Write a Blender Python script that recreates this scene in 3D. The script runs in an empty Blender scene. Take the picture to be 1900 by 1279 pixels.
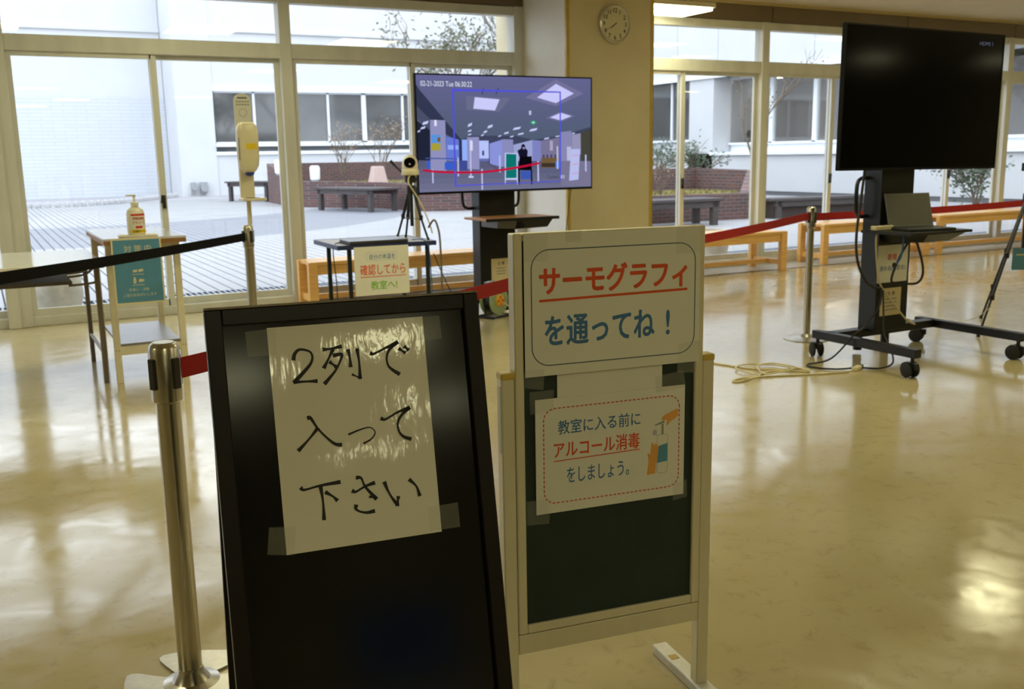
import bpy, bmesh, math, random
import numpy as np
from mathutils import Matrix, Vector
random.seed(7)
SC = bpy.context.scene
COL = SC.collection
PI = math.pi
# ------------------------------------------------------------------ camera
FPX, PITCH, ROLL, YAW, CAMH = 1829.0, math.radians(10.85), math.radians(-0.99), math.radians(61.9), 1.40
_fh = np.array([math.cos(YAW), math.sin(YAW), 0.0]); _rt = np.array([math.sin(YAW), -math.cos(YAW), 0.0]); _up = np.array([0, 0, 1.0])
CW = _fh*math.cos(PITCH) - _up*math.sin(PITCH)
_u = _up*math.cos(PITCH) + _fh*math.sin(PITCH)
CR = _rt*math.cos(ROLL) + _u*math.sin(ROLL)
CU = _u*math.cos(ROLL) - _rt*math.sin(ROLL)
CC = np.array([0, 0, CAMH])
cam = bpy.data.cameras.new('camera'); camo = bpy.data.objects.new('camera', cam); COL.objects.link(camo)
cam.sensor_width = 36; cam.lens = FPX/1900*36; cam.clip_end = 300
camo.matrix_world = Matrix(((CR[0], CU[0], -CW[0], 0), (CR[1], CU[1], -CW[1], 0), (CR[2], CU[2], -CW[2], CAMH), (0, 0, 0, 1)))
cam.dof.use_dof = True; cam.dof.focus_distance = 2.05; cam.dof.aperture_fstop = 9.0
SC.camera = camo
def G(x, y, v=0.0, axis='z'):
    """the point of the place on the plane axis = v that the photograph shows at pixel x, y"""
    d = CW + CR*(x-950)/FPX - CU*(y-639.5)/FPX
    i = 'xyz'.index(axis); t = (v-CC[i])/d[i]; p = CC + t*d
    return Vector((float(p[0]), float(p[1]), float(p[2])))
# ------------------------------------------------------------------ sky, exposure
w = bpy.data.worlds.new('overcast_sky'); SC.world = w; w.use_nodes = True
bg = w.node_tree.nodes['Background']; bg.inputs['Color'].default_value = (0.82, 0.91, 1.0, 1); bg.inputs['Strength'].default_value = 3.55
SC.view_settings.view_transform = 'Standard'; SC.view_settings.look = 'None'
SC.view_settings.exposure = 0.0; SC.view_settings.gamma = 1.0; SC.view_settings.use_curve_mapping = False
LAMP_RGB = (1.0, 0.96, 0.58); LAMP_POWER = 15.0
# ------------------------------------------------------------------ materials
def lin(c): return tuple(((v/255)/12.92 if v/255 <= 0.04045 else ((v/255+0.055)/1.055)**2.4) for v in c)
MATS = {}
def M(name, rgb=None, rough=0.5, metal=0.0, var=0.06, scale=18.0, bump=0.0, spec=0.5, coat=0.0, stretch=None, emit=None, lo=None):
    """procedural principled material: colour broken up by noise, optional fine relief"""
    if name in MATS: return MATS[name]
    m = bpy.data.materials.new(name); m.use_nodes = True; nt = m.node_tree; N = nt.nodes; L = nt.links
    b = N['Principled BSDF']; c = lin(rgb)
    b.inputs['Roughness'].default_value = rough; b.inputs['Metallic'].default_value = metal
    b.inputs['Specular IOR Level'].default_value = spec; b.inputs['Coat Weight'].default_value = coat
    tc = N.new('ShaderNodeTexCoord'); mp = N.new('ShaderNodeMapping'); L.new(tc.outputs['Object'], mp.inputs['Vector'])
    if stretch: mp.inputs['Scale'].default_value = stretch
    nz = N.new('ShaderNodeTexNoise'); nz.inputs['Scale'].default_value = scale; nz.inputs['Detail'].default_value = 5
    L.new(mp.outputs['Vector'], nz.inputs['Vector'])
    r = N.new('ShaderNodeValToRGB'); L.new(nz.outputs['Fac'], r.inputs['Fac'])
    d = lin(lo) if lo else tuple(v*(1-2*var) for v in c)
    r.color_ramp.elements[0].position = 0.3; r.color_ramp.elements[1].position = 0.7
    r.color_ramp.elements[0].color = (*d, 1); r.color_ramp.elements[1].color = (*c, 1)
    L.new(r.outputs['Color'], b.inputs['Base Color'])
    if bump:
        bp = N.new('ShaderNodeBump'); bp.inputs['Strength'].default_value = bump; bp.inputs['Distance'].default_value = 0.01
        L.new(nz.outputs['Fac'], bp.inputs['Height']); L.new(bp.outputs['Normal'], b.inputs['Normal'])
    if emit:
        b.inputs['Emission Color'].default_value = (*emit[:3], 1); b.inputs['Emission Strength'].default_value = emit[3]
    MATS[name] = m; return m
def glass_mat(name, tint=(1, 1, 1), rough=0.0, ior=1.5):
    m = bpy.data.materials.new(name); m.use_nodes = True; nt = m.node_tree; nt.nodes.clear(); N = nt.nodes; L = nt.links
    o = N.new('ShaderNodeOutputMaterial'); mx = N.new('ShaderNodeMixShader'); t = N.new('ShaderNodeBsdfTransparent'); g = N.new('ShaderNodeBsdfGlossy'); f = N.new('ShaderNodeFresnel')
    t.inputs['Color'].default_value = (*tint, 1); g.inputs['Roughness'].default_value = rough; f.inputs['IOR'].default_value = ior
    nz = N.new('ShaderNodeTexNoise'); nz.inputs['Scale'].default_value = 1.2; bp = N.new('ShaderNodeBump'); bp.inputs['Strength'].default_value = 0.02; bp.inputs['Distance'].default_value = 0.02
    L.new(nz.outputs['Fac'], bp.inputs['Height']); L.new(bp.outputs['Normal'], g.inputs['Normal'])
    ge = N.new('ShaderNodeNewGeometry'); mr = N.new('ShaderNodeMapRange'); mr.inputs['To Min'].default_value = ior; mr.inputs['To Max'].default_value = 1/ior; L.new(ge.outputs['Backfacing'], mr.inputs['Value']); L.new(mr.outputs['Result'], f.inputs['IOR'])   # thin pane: the same reflection on entry and exit
    L.new(f.outputs['Fac'], mx.inputs['Fac']); L.new(t.outputs[0], mx.inputs[1]); L.new(g.outputs[0], mx.inputs[2]); L.new(mx.outputs[0], o.inputs['Surface'])
    MATS[name] = m; return m
def emit_mat(name, rgb, strength):
    if name in MATS: return MATS[name]
    m = bpy.data.materials.new(name); m.use_nodes = True; nt = m.node_tree; nt.nodes.clear()
    o = nt.nodes.new('ShaderNodeOutputMaterial'); e = nt.nodes.new('ShaderNodeEmission'); e.inputs['Color'].default_value = (*rgb, 1); e.inputs['Strength'].default_value = strength
    nt.links.new(e.outputs[0], o.inputs['Surface']); MATS[name] = m; return m
GLASS = glass_mat('window_glass')
TAPE = M('clear_tape', (228, 228, 216), 0.25, var=0.1, scale=60)
_n = TAPE.node_tree; _b = _n.nodes['Principled BSDF']; _b.inputs['Alpha'].default_value = 0.15
ALU = M('window_aluminium', (214, 213, 205), 0.42, 0.0, var=0.08, scale=6, stretch=(1, 1, 0.2))
CREAM = M('cream_paint', (214, 203, 172), 0.6, var=0.07, scale=2.5, bump=0.05)
PAPER = M('white_paper', (226, 224, 214), 0.7, var=0.015, scale=8)
LAMIN = M('laminated_paper', (222, 220, 210), 0.45, var=0.015, scale=8, coat=0.0)
BLACK = M('black_plastic', (22, 22, 23), 0.45, var=0.1)
BLKMET = M('black_painted_metal', (20, 20, 22), 0.38, 0.2, var=0.1)
STEEL = M('brushed_steel', (200, 194, 180), 0.26, 1.0, var=0.06, scale=8, stretch=(30, 30, 0.4))
PLATE = M('brushed_steel_plate', (190, 184, 172), 0.33, 1.0, var=0.08, scale=40)
PINE = M('pine_wood', (238, 192, 122), 0.42, var=0.12, scale=6, stretch=(0.6, 8, 8), lo=(222, 168, 96), bump=0.03)
RED = M('red_belt_webbing', (178, 16, 18), 0.75, var=0.08, scale=120, bump=0.1)
DBELT = M('black_belt_webbing', (14, 13, 14), 0.9, var=0.1, scale=120, bump=0.1, spec=0.15)
WHITEP = M('white_painted_steel', (226, 216, 188), 0.5, var=0.05)
RUBBER = M('dark_rubber', (26, 26, 27), 0.7)
CREAMC = M('cream_cable', (214, 200, 160), 0.5)
BLKC = M('black_cable', (20, 20, 22), 0.5)
BLUEC = M('blue_cable', (50, 90, 150), 0.5)
INK_BLACK = M('black_ink', (24, 23, 21), 0.6)
INK_ORANGE = M('orange_ink', (222, 84, 34), 0.6)
INK_BLUE = M('blue_ink', (64, 116, 166), 0.6)
INK_GREEN = M('green_ink', (120, 190, 60), 0.6)
INK_RED = M('red_ink', (206, 44, 36), 0.6)
INK_TAN = M('tan_ink', (232, 168, 84), 0.6)
INK_CREAM = M('cream_ink', (222, 212, 176), 0.6)
# ------------------------------------------------------------------ mesh helpers
class MB:
    def __init__(s): s.v = []; s.f = []; s.x = Matrix.Identity(4)
    def _add(s, vs, fs):
        n = len(s.v); s.v += [tuple(s.x @ Vector(p)) for p in vs]; s.f += [tuple(i+n for i in f) for f in fs]; return s
    def box(s, x0, x1, y0, y1, z0, z1):
        return s._add([(x0,y0,z0),(x1,y0,z0),(x1,y1,z0),(x0,y1,z0),(x0,y0,z1),(x1,y0,z1),(x1,y1,z1),(x0,y1,z1)],
            [(0,3,2,1),(4,5,6,7),(0,1,5,4),(1,2,6,5),(2,3,7,6),(3,0,4,7)])
    def hexa(s, b, t):   # 4 bottom points, 4 top points (counter-clockwise from above)
        return s._add(list(b)+list(t), [(0,3,2,1),(4,5,6,7),(0,1,5,4),(1,2,6,5),(2,3,7,6),(3,0,4,7)])
    def bar(s, a, b, wx, wz, up=(0,0,1)):
        a = Vector(a); b = Vector(b); d = (b-a).normalized(); u = Vector(up)
        if abs(d.dot(u)) > 0.98: u = Vector((0, 1, 0))
        r = d.cross(u).normalized()*wx/2; t = r.cross(d).normalized()*wz/2
        return s._add([a-r-t, a+r-t, a+r+t, a-r+t, b-r-t, b+r-t, b+r+t, b-r+t], [(0,3,2,1),(4,5,6,7),(0,1,5,4),(1,2,6,5),(2,3,7,6),(3,0,4,7)])
    def tube(s, pts, r, n=8, caps=True):
        pts = [Vector(p) for p in pts]; rs = r if isinstance(r, (list, tuple)) else [r]*len(pts)
        prev = None; vs = []
        for i, p in enumerate(pts):
            d = (pts[min(i+1, len(pts)-1)] - pts[max(i-1, 0)])
            d = d.normalized() if d.length > 1e-9 else Vector((0,0,1))
            if prev is None:
                u = Vector((0,0,1)) if abs(d.z) < 0.9 else Vector((1,0,0)); a = d.cross(u).normalized()
            else:
                a = prev - d*prev.dot(d); a = a.normalized() if a.length > 1e-6 else d.orthogonal().normalized()
            prev = a; b = d.cross(a)
            for k in range(n):
                t = 2*PI*k/n; vs.append(p + (a*math.cos(t)+b*math.sin(t))*rs[i])
        fs = []
        for i in range(len(pts)-1):
            for k in range(n): fs.append((i*n+k, i*n+(k+1)%n, (i+1)*n+(k+1)%n, (i+1)*n+k))
        if caps: fs += [tuple(range(n-1, -1, -1)), tuple((len(pts)-1)*n+k for k in range(n))]
        return s._add(vs, fs)
    def lathe(s, prof, n=24, c=(0,0,0), axis='z', sx=1.0, sy=1.0):
        vs = []; fs = []
        for r, z in prof:
            for k in range(n):
                t = 2*PI*k/n; p = (r*math.cos(t)*sx, r*math.sin(t)*sy, z)
                if axis == 'y': p = (p[0], p[2], p[1])
                if axis == 'x': p = (p[2], p[0], p[1])
                vs.append((p[0]+c[0], p[1]+c[1], p[2]+c[2]))
        m = len(prof)
        for i in range(m-1):
            for k in range(n): fs.append((i*n+k, i*n+(k+1)%n, (i+1)*n+(k+1)%n, (i+1)*n+k))
        fs += [tuple(range(n-1, -1, -1)), tuple((m-1)*n+k for k in range(n))]
        return s._add(vs, fs)
    def prism(s, poly, y0, y1):   # outline in x, z extruded along y
        n = len(poly); vs = [(x, y0, z) for x, z in poly] + [(x, y1, z) for x, z in poly]
        fs = [tuple(range(n)), tuple(range(2*n-1, n-1, -1))] + [(i, i+n, (i+1) % n+n, (i+1) % n) for i in range(n)]
        return s._add(vs, fs)
    def slab(s, poly, z0, z1):    # outline in x, y extruded along z
        n = len(poly); vs = [(x, y, z0) for x, y in poly] + [(x, y, z1) for x, y in poly]
        fs = [tuple(range(n-1, -1, -1)), tuple(range(n, 2*n))] + [(i, (i+1) % n, (i+1) % n+n, i+n) for i in range(n)]
        return s._add(vs, fs)
    def poly(s, pts): return s._add(pts, [tuple(range(len(pts)))])
    def mesh(s, name):
        me = bpy.data.meshes.new(name); me.from_pydata(s.v, [], s.f); me.validate(); me.update(); return me
    def build(s, name, mat, parent=None, smooth=False, bevel=0.0, seg=2, kind=None, label=None):
        me = s.mesh(name); me.materials.append(mat); o = bpy.data.objects.new(name, me); COL.objects.link(o)
        bm = bmesh.new(); bm.from_mesh(me); bmesh.ops.recalc_face_normals(bm, faces=bm.faces)
        if bevel: bmesh.ops.bevel(bm, geom=bm.edges[:], offset=bevel, segments=seg, affect='EDGES', profile=0.5, clamp_overlap=True)
        bm.to_mesh(me); bm.free()
        if smooth:
            for p in me.polygons: p.use_smooth = True
            try: me.set_sharp_from_angle(angle=math.radians(35))
            except Exception: pass
        if parent: o.parent = parent
        if kind: o['kind'] = kind
        if label: o['label'] = label
        return o
def B(x0, x1, y0, y1, z0, z1): return MB().box(x0, x1, y0, y1, z0, z1)
def tag(o, label, cat, group=None):
    o['label'] = label; o['category'] = cat
    if group: o['group'] = group
    return o
def thing(name, label, cat, loc=(0,0,0), rz=0.0, group=None, mat=None):
    o = bpy.data.objects.new(name, None); o.empty_display_size = 0.1; COL.objects.link(o)
    if mat is not None: o.matrix_world = mat
    else: o.location = loc; o.rotation_euler = (0, 0, rz)
    return tag(o, label, cat, group)
def structure(o): o['kind'] = 'structure'; return o
def sempty(name, loc=(0,0,0)):
    o = bpy.data.objects.new(name, None); o.empty_display_size = 0.1; COL.objects.link(o); o.location = loc; return structure(o)
def dup_tree(src, parent=None):
    c = src.copy(); COL.objects.link(c)
    if parent: c.parent = parent
    for ch in list(src.children): dup_tree(ch, c)
    return c
def smooth_path(pts, n=6):
    P = [Vector(p) for p in pts]; out = []
    for i in range(len(P)-1):
        p0 = P[max(i-1, 0)]; p1 = P[i]; p2 = P[i+1]; p3 = P[min(i+2, len(P)-1)]
        for k in range(n):
            t = k/n; out.append(0.5*((2*p1) + (p2-p0)*t + (2*p0-5*p1+4*p2-p3)*t*t + (3*p1-p0-3*p2+p3)*t**3))
    out.append(P[-1]); return out
def rrect(x0, x1, z0, z1, r, n=6):
    out = []
    for cx, cz, a in ((x1-r, z1-r, 0), (x0+r, z1-r, 90), (x0+r, z0+r, 180), (x1-r, z0+r, 270)):
        for k in range(n+1):
            t = math.radians(a + 90*k/n); out.append((cx+r*math.cos(t), cz+r*math.sin(t)))
    return out
def lettering(parent, body, mat, rect, y=-0.001, bold=0.0, name='lettering', keep=False):
    """flat print facing -Y, filling rect = (x0, z0, x1, z1) of the parent"""
    cu = bpy.data.curves.new(name, 'FONT'); cu.body = body; cu.size = 1.0; cu.resolution_u = 3
    to = bpy.data.objects.new(name, cu); COL.objects.link(to); bpy.context.view_layer.update()
    me = bpy.data.meshes.new_from_object(to.evaluated_get(bpy.context.evaluated_depsgraph_get()))
    bpy.data.objects.remove(to); bpy.data.curves.remove(cu)
    xs = [v.co.x for v in me.vertices]; ys = [v.co.y for v in me.vertices]
    x0, z0, x1, z1 = rect; sx = (x1-x0)/(max(xs)-min(xs)); sz = (z1-z0)/(max(ys)-min(ys))
    if keep: sx = sz = min(sx, sz)
    mx, my = min(xs), min(ys)
    for v in me.vertices: v.co = ((v.co.x-mx)*sx+x0, y, (v.co.y-my)*sz+z0)
    if bold:      # heavier strokes: shifted copies of every outline joined to the first
        n = len(me.vertices); d = bold*0.55*min(sx, sz)*1.0; vs = [tuple(v.co) for v in me.vertices]; fs = [tuple(p.vertices) for p in me.polygons]; V = []; Fc = []
        for i, (ax, az) in enumerate(((-1, 0), (1, 0), (0, -1), (0, 1), (.7, .7), (-.7, -.7), (.7, -.7), (-.7, .7))):
            V += [(x+ax*d, yy-2e-6*i, z+az*d) for x, yy, z in vs]; Fc += [tuple(q+i*n for q in f) for f in fs]
        me = bpy.data.meshes.new(name); me.from_pydata(V, [], Fc)
    me.materials.clear(); me.materials.append(mat); me.name = name
    o = bpy.data.objects.new(name, me); COL.objects.link(o)
    if parent: o.parent = parent
    return o
def flat(parent, name, polys, mat, y=-0.001):
    """flat printed shapes facing -Y: outlines in x, z"""
    m = MB()
    for p in polys: m.poly([(x, y, z) for x, z in p])
    return m.build(name, mat, parent)
def ring(outer, inner):   # closed strip between two outlines of the same length
    n = len(outer); return [[outer[i], outer[(i+1) % n], inner[(i+1) % n], inner[i]] for i in range(n)]
def brush(pts, wd, n=7):
    P = smooth_path([(x, z, 0) for x, z in pts], n); out = []; m = len(P)
    L = []; R = []
    for i, p in enumerate(P):
        d = P[min(i+1, m-1)] - P[max(i-1, 0)]; d = d.normalized() if d.length > 1e-9 else Vector((1,0,0)); nn = Vector((-d.y, d.x, 0))
        t = i/(m-1); h = wd/2*(1.12-0.35*math.sin(PI*t)+0.12*math.cos(2*PI*t))
        if i == 0: p = p-d*wd*0.3
        if i == m-1: p = p+d*wd*0.3
        L.append(p+nn*h); R.append(p-nn*h)
    return [[(L[i].x, L[i].y), (L[i+1].x, L[i+1].y), (R[i+1].x, R[i+1].y), (R[i].x, R[i].y)] for i in range(m-1)]
# ================================================================== the hall
W = 9.49; CEIL = 3.15
XL, XR, YB = -7.5, 20.0, -18.0
def floor_mat():
    m = M('waxed_vinyl_floor', (190, 176, 139), 0.10, var=0.07, scale=1.3, lo=(178, 162, 121), spec=0.55, coat=0.12)
    nt = m.node_tree; N = nt.nodes; L = nt.links; b = N['Principled BSDF']
    tc = [n for n in N if n.type == 'TEX_COORD'][0]
    # fine scuffs in the wax: darker flecks and uneven gloss
    n1 = N.new('ShaderNodeTexNoise'); n1.inputs['Scale'].default_value = 14; n1.inputs['Detail'].default_value = 9; n1.inputs['Roughness'].default_value = 0.72; n1.inputs['Distortion'].default_value = 0.6
    L.new(tc.outputs['Object'], n1.inputs['Vector'])
    r1 = N.new('ShaderNodeValToRGB'); r1.color_ramp.elements[0].position = 0.30; r1.color_ramp.elements[1].position = 0.46
    r1.color_ramp.elements[0].color = (0.80, 0.77, 0.70, 1); r1.color_ramp.elements[1].color = (1, 1, 1, 1); L.new(n1.outputs['Fac'], r1.inputs['Fac'])
    mx = N.new('ShaderNodeMix'); mx.data_type = 'RGBA'; mx.blend_type = 'MULTIPLY'; mx.inputs['Factor'].default_value = 1.0
    ramp = [n for n in N if n.type == 'VALTORGB'][0]
    L.new(ramp.outputs['Color'], mx.inputs['A']); L.new(r1.outputs['Color'], mx.inputs['B']); L.new(mx.outputs['Result'], b.inputs['Base Color'])
    n2 = N.new('ShaderNodeTexNoise'); n2.inputs['Scale'].default_value = 3; n2.inputs['Detail'].default_value = 6; n2.inputs['Distortion'].default_value = 2
    L.new(tc.outputs['Object'], n2.inputs['Vector'])
    mr = N.new('ShaderNodeMapRange'); mr.inputs['From Min'].default_value = 0.3; mr.inputs['From Max'].default_value = 0.7; mr.inputs['To Min'].default_value = 0.08; mr.inputs['To Max'].default_value = 0.19
    L.new(n2.outputs['Fac'], mr.inputs['Value']); L.new(mr.outputs['Result'], b.inputs['Roughness']); L.new(mr.outputs['Result'], b.inputs['Coat Roughness']); b.inputs['Coat IOR'].default_value = 1.75
    n3 = N.new('ShaderNodeTexNoise'); n3.inputs['Scale'].default_value = 2.2; n3.inputs['Detail'].default_value = 3
    L.new(tc.outputs['Object'], n3.inputs['Vector'])
    bp = N.new('ShaderNodeBump'); bp.inputs['Strength'].default_value = 0.12; bp.inputs['Distance'].default_value = 0.02
    L.new(n3.outputs['Fac'], bp.inputs['Height']); L.new(bp.outputs['Normal'], b.inputs['Normal']); L.new(bp.outputs['Normal'], b.inputs['Coat Normal'])
    return m
structure(B(XL, XR, YB, W+0.06, -0.12, 0.0).build('floor', floor_mat()))
structure(B(XL, XR, YB, W+0.1, CEIL, CEIL+0.15).build('ceiling', M('ceiling_board', (196, 186, 160), 0.85, var=0.04, scale=3)))
HALLW = M('hall_wall_paint', (206, 196, 168), 0.8, var=0.05, scale=1.5)
structure(B(XL, XR, YB-0.12, YB, 0, CEIL).build('wall_back', HALLW))
structure(B(XL-0.12, XL, YB, W, 0, CEIL).build('wall_left', HALLW))
structure(B(XR, XR+0.12, YB, W, 0, CEIL).build('wall_right', HALLW))
# wall above the windows: brown fascia panels between window head and ceiling
FASC = M('brown_fascia_panel', (116, 100, 78), 0.12, var=0.05, scale=3, spec=0.6)
wf = sempty('wall_window'); 
B(XL, XR, W+0.01, W+0.1, 2.93, CEIL).build('backing', M('fascia_joint', (40, 34, 26), 0.8), wf)
fx = [-7.4, -5.15, -2.82, -0.49, 1.84, 4.17, 6.40, 8.72, 11.07, 13.29, 15.6, 17.9, 19.9]
for a, b in zip(fx[:-1], fx[1:]): B(a+0.006, b-0.006, W-0.012, W+0.02, 2.935, CEIL-0.03).build('fascia_panel', FASC, wf)
B(XL, XR, W-0.05, W+0.02, CEIL-0.03, CEIL).build('cornice', M('cornice_cream', (196, 180, 132), 0.6), wf)
# pillar between the two window groups, with yellow corner guards
PX0, PX1, PY0, PY1 = 5.26, 6.30, 8.60, 10.10
pl = sempty('wall_pillar')
PILM = M('pillar_paint', (218, 205, 172), 0.55, var=0.07, scale=2.2, bump=0.06, lo=(208, 194, 158))
B(PX0, PX1, PY0, PY1, 0, CEIL).build('pillar_body', PILM, pl)
GUARD = M('yellow_corner_guard', (206, 172, 70), 0.4, var=0.08)
for x in (PX0, PX1):
    s = 1 if x == PX0 else -1
    m = MB(); m.box(min(x-0.004*s, x+0.03*s), max(x-0.004*s, x+0.03*s), PY0-0.006, PY0, 0.05, CEIL-0.02)
    m.box(min(x-0.006*s, x), max(x-0.006*s, x), PY0-0.006, PY0+0.03, 0.05, CEIL-0.02); m.build('corner_guard', GUARD, pl)
B(PX0-0.004, PX0, PY0+0.032, W-0.03, 0.0, CEIL).build('side_panel', M('side_panel_white', (232, 229, 224), .7, var=.03, scale=2), pl)  # thin panel on the left side face, whiter than the pillar paint
B(PX0-0.012, PX1+0.012, PY0-0.012, PY0, 0, 0.08).build('skirting', M('skirting_brown', (92, 78, 62), 0.5), pl)
# ------------------------------------------------------------------ windows
WN = [0]
def window(x0, x1, xm, lock=True):
    WN[0] += 1; o = sempty('window_%d' % WN[0], (0, 0, 0)); y0 = W; y1 = W+0.12
    def fr(name, *a, bev=0.004): return B(*a).build(name, ALU, o, bevel=bev, seg=1)
    fr('mullion', x0-0.055, x0+0.055, y0-0.03, y1, 0, 2.93)
    fr('sill', x0+0.05, x1-0.05, y0-0.01, y1, 0, 0.085)
    fr('transom', x0+0.05, x1-0.05, y0-0.015, y1, 2.335, 2.47)
    fr('head', x0+0.05, x1-0.05, y0-0.01, y1, 2.84, 2.93)
    # two sliding sashes: the left one in front
    for k, (a, b, yy) in enumerate(((x0+0.055, xm+0.03, y0+0.01), (xm-0.03, x1-0.055, y0+0.055))):
        s = MB(); st = 0.045
        s.box(a, a+st, yy, yy+0.035, 0.085, 2.335); s.box(b-st-0.012*(k == 0), b, yy, yy+0.035, 0.085, 2.335)
        s.box(a+st, b-st, yy, yy+0.035, 2.295, 2.335); s.box(a+st, b-st, yy, yy+0.035, 0.085, 0.15)
        sa = s.build('sash', ALU, o)
        B(a+st, b-st, yy+0.014, yy+0.019, 0.15, 2.295).build('pane', GLASS, sa)
        if k == 0 and lock:
            m = MB(); m.box(b-0.045, b-0.015, yy-0.018, yy, 0.98, 1.10); m.tube([(b-0.03, yy-0.02, 1.09), (b-0.05, yy-0.045, 1.10), (b-0.06, yy-0.05, 1.03)], 0.009, 6)
            m.build('lock_handle', BLACK, sa)
    B(x0+0.055, x1-0.055, y0+0.05, y0+0.055, 2.47, 2.84).build('pane', GLASS, o)
    return o
MUL_L = [-7.02, -4.59, -2.16, 0.27, 2.70, 5.20]
MUL_R = [6.36, 8.62, 10.95, 13.22, 15.5, 17.8, 20.0]
for a, b in zip(MUL_L[:-1], MUL_L[1:]): window(a, b, {0.27: 1.50, 2.70: 3.99}.get(a, (a+b)/2))
for a, b in zip(MUL_R[:-1], MUL_R[1:]): window(a, b, {6.36: 7.40, 8.62: 9.80}.get(a, (a+b)/2))
m = MB().box(5.14, 5.26, W-0.03, W+0.12, 0, 2.93).box(6.30, 6.40, W-0.03, W+0.12, 0, 2.93).box(XL, -6.95, W-0.03, W+0.12, 0, 2.93)
structure(m.build('trim_1', ALU))
# door jamb beside the left mullion, and the dark floor channel in front of the right windows
structure(B(0.13, 0.23, W-0.06, W+0.1, 0, 2.335).build('trim_2', ALU, bevel=0.004, seg=1))
structure(B(6.32, XR, 8.895, 8.92, 0, 0.004).build('trim_3', M('floor_channel', (52, 46, 38), 0.5)))
structure(B(6.32, XR, 8.92, W-0.01, 0, 0.003).build('trim_4', M('inner_sill_reflection_grey', (176, 170, 160), 0.22, var=0.05)))  # inner sill strip; the white window reflection is put into its grey
structure(B(2.76, 5.15, 9.30, W-0.01, 0, 0.02).build('trim_5', M('dark_sill_board', (92, 74, 58), 0.4, var=0.1, stretch=(1, 10, 1))))
# eave outside above the windows
structure(B(XL, XR, W+0.12, W+0.45, 2.95, 3.3).build('trim_6', M('concrete_eave', (170, 166, 158), 0.8)))
# ------------------------------------------------------------------ ceiling lights (some follow reflections, others are added to brighten the hall)
DIFF = emit_mat('lamp_diffuser', LAMP_RGB, LAMP_POWER)
def ceiling_light(x, y, sx, sy, label):
    t = thing('ceiling_light', label, 'ceiling light', (x, y, CEIL), 0, 'ceiling lights of the hall')
    m = MB()
    for a in ((-sx/2-0.05, -sx/2, -sy/2-0.05, sy/2+0.05), (sx/2, sx/2+0.05, -sy/2-0.05, sy/2+0.05), (-sx/2, sx/2, -sy/2-0.05, -sy/2), (-sx/2, sx/2, sy/2, sy/2+0.05)): m.box(*a, -0.03, 0)
    m.build('frame', WHITEP, t); B(-sx/2, sx/2, -sy/2, sy/2, -0.018, 0).build('diffuser', DIFF, t)
LIGHTS = [(8.7, 6.05, .6, .6), (10.1, 5.6, .6, .6), (11.8, 4.2, .7, .5), (12.2, 7.3, .7, .5), (2.9, 5.0, .9, .9), (5.4, 4.3, .9, .9), (0.3, 4.6, .8, .8), (1.7, 7.9, .7, .7), (-1.6, 7.7, .7, .7), (5.4, -0.9, .9, .9), (9.2, 1.6, .9, .9),  # overhead and left window-side lamps are added to brighten floor, pillar and frames
          (0.4, -2.0, .8, .8), (8.9, -3.0, .9, .9), (12.5, 0.5, .9, .9), (-4.8, 2.0, .9, .9), (15.8, 4.5, .9, .9), (15.5, -4.8, .9, .5), (18.4, -4.3, .7, .5), (-0.3, -8.0, .9, .9), (2.6, -11.4, .9, .9), (1.5, -7.0, .9, .6), (1.7, -15.0, .9, .9), (5.5, -9.5, .9, .9)]  # the lamp nearest the crate is added to light it
for i, l in enumerate(LIGHTS): ceiling_light(*l, 'square recessed ceiling lamp of the hall')
hl = thing('hanging_light', 'long hanging ceiling lamp right beside the top of the pillar', 'ceiling light', (6.78, 9.02, 2.90))
B(-0.42, 0.42, -0.26, 0.26, 0.0, 0.03).build('diffuser', DIFF, hl); B(-0.45, 0.45, -0.28, 0.28, 0.03, 0.08).build('housing', WHITEP, hl)
for x in (-0.3, 0.3): MB().tube([(x, 0, 0.08), (x, 0, CEIL-2.90)], 0.012, 8).build('rod', WHITEP, hl)
# ================================================================== courtyard
WHITEW = M('white_rendered_wall', (200, 201, 204), 0.85, var=0.03, scale=0.8)
def paver_mat():
    m = M('pale_paver', (152, 152, 155), 0.7, var=0.05, scale=1.0)
    nt = m.node_tree; N = nt.nodes; L = nt.links; b = N['Principled BSDF']
    ramp = [n for n in N if n.type == 'VALTORGB'][0]
    ge = N.new('ShaderNodeNewGeometry'); sp = N.new('ShaderNodeSeparateXYZ'); L.new(ge.outputs['Position'], sp.inputs[0])
    def mth(op, a, v):
        q = N.new('ShaderNodeMath'); q.operation = op
        for i, u in enumerate((a, v)):
            if isinstance(u, (int, float)): q.inputs[i].default_value = u
            else: L.new(u, q.inputs[i])
        return q.outputs[0]
    # curved band of greyer pavers laid across the yard
    xx = mth('SUBTRACT', sp.outputs['X'], 2.0); c2 = mth('MULTIPLY', mth('MULTIPLY', xx, xx), 0.09)
    d = mth('SUBTRACT', sp.outputs['Y'], c2); band = mth('MULTIPLY', mth('GREATER_THAN', d, 18.0), mth('LESS_THAN', d, 24.0))
    mx = N.new('ShaderNodeMix'); mx.data_type = 'RGBA'; mx.blend_type = 'MULTIPLY'
    L.new(band, mx.inputs['Factor']); L.new(ramp.outputs['Color'], mx.inputs['A']); mx.inputs['B'].default_value = (0.66, 0.68, 0.74, 1)
    L.new(mx.outputs['Result'], b.inputs['Base Color']); return m
PAV = paver_mat()
gr = structure(MB().box(-40, 60, W+0.12, 90, -0.3, -0.02).build('courtyard_ground', M('ground_bed', (58, 60, 64), 0.9)))
PW = 0.15; gap = 0.018
rows = [(9.62, 10.58), (10.98, 12.5), (12.512, 14.0), (14.012, 15.5), (15.512, 17.0)]
shared = {}
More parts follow.
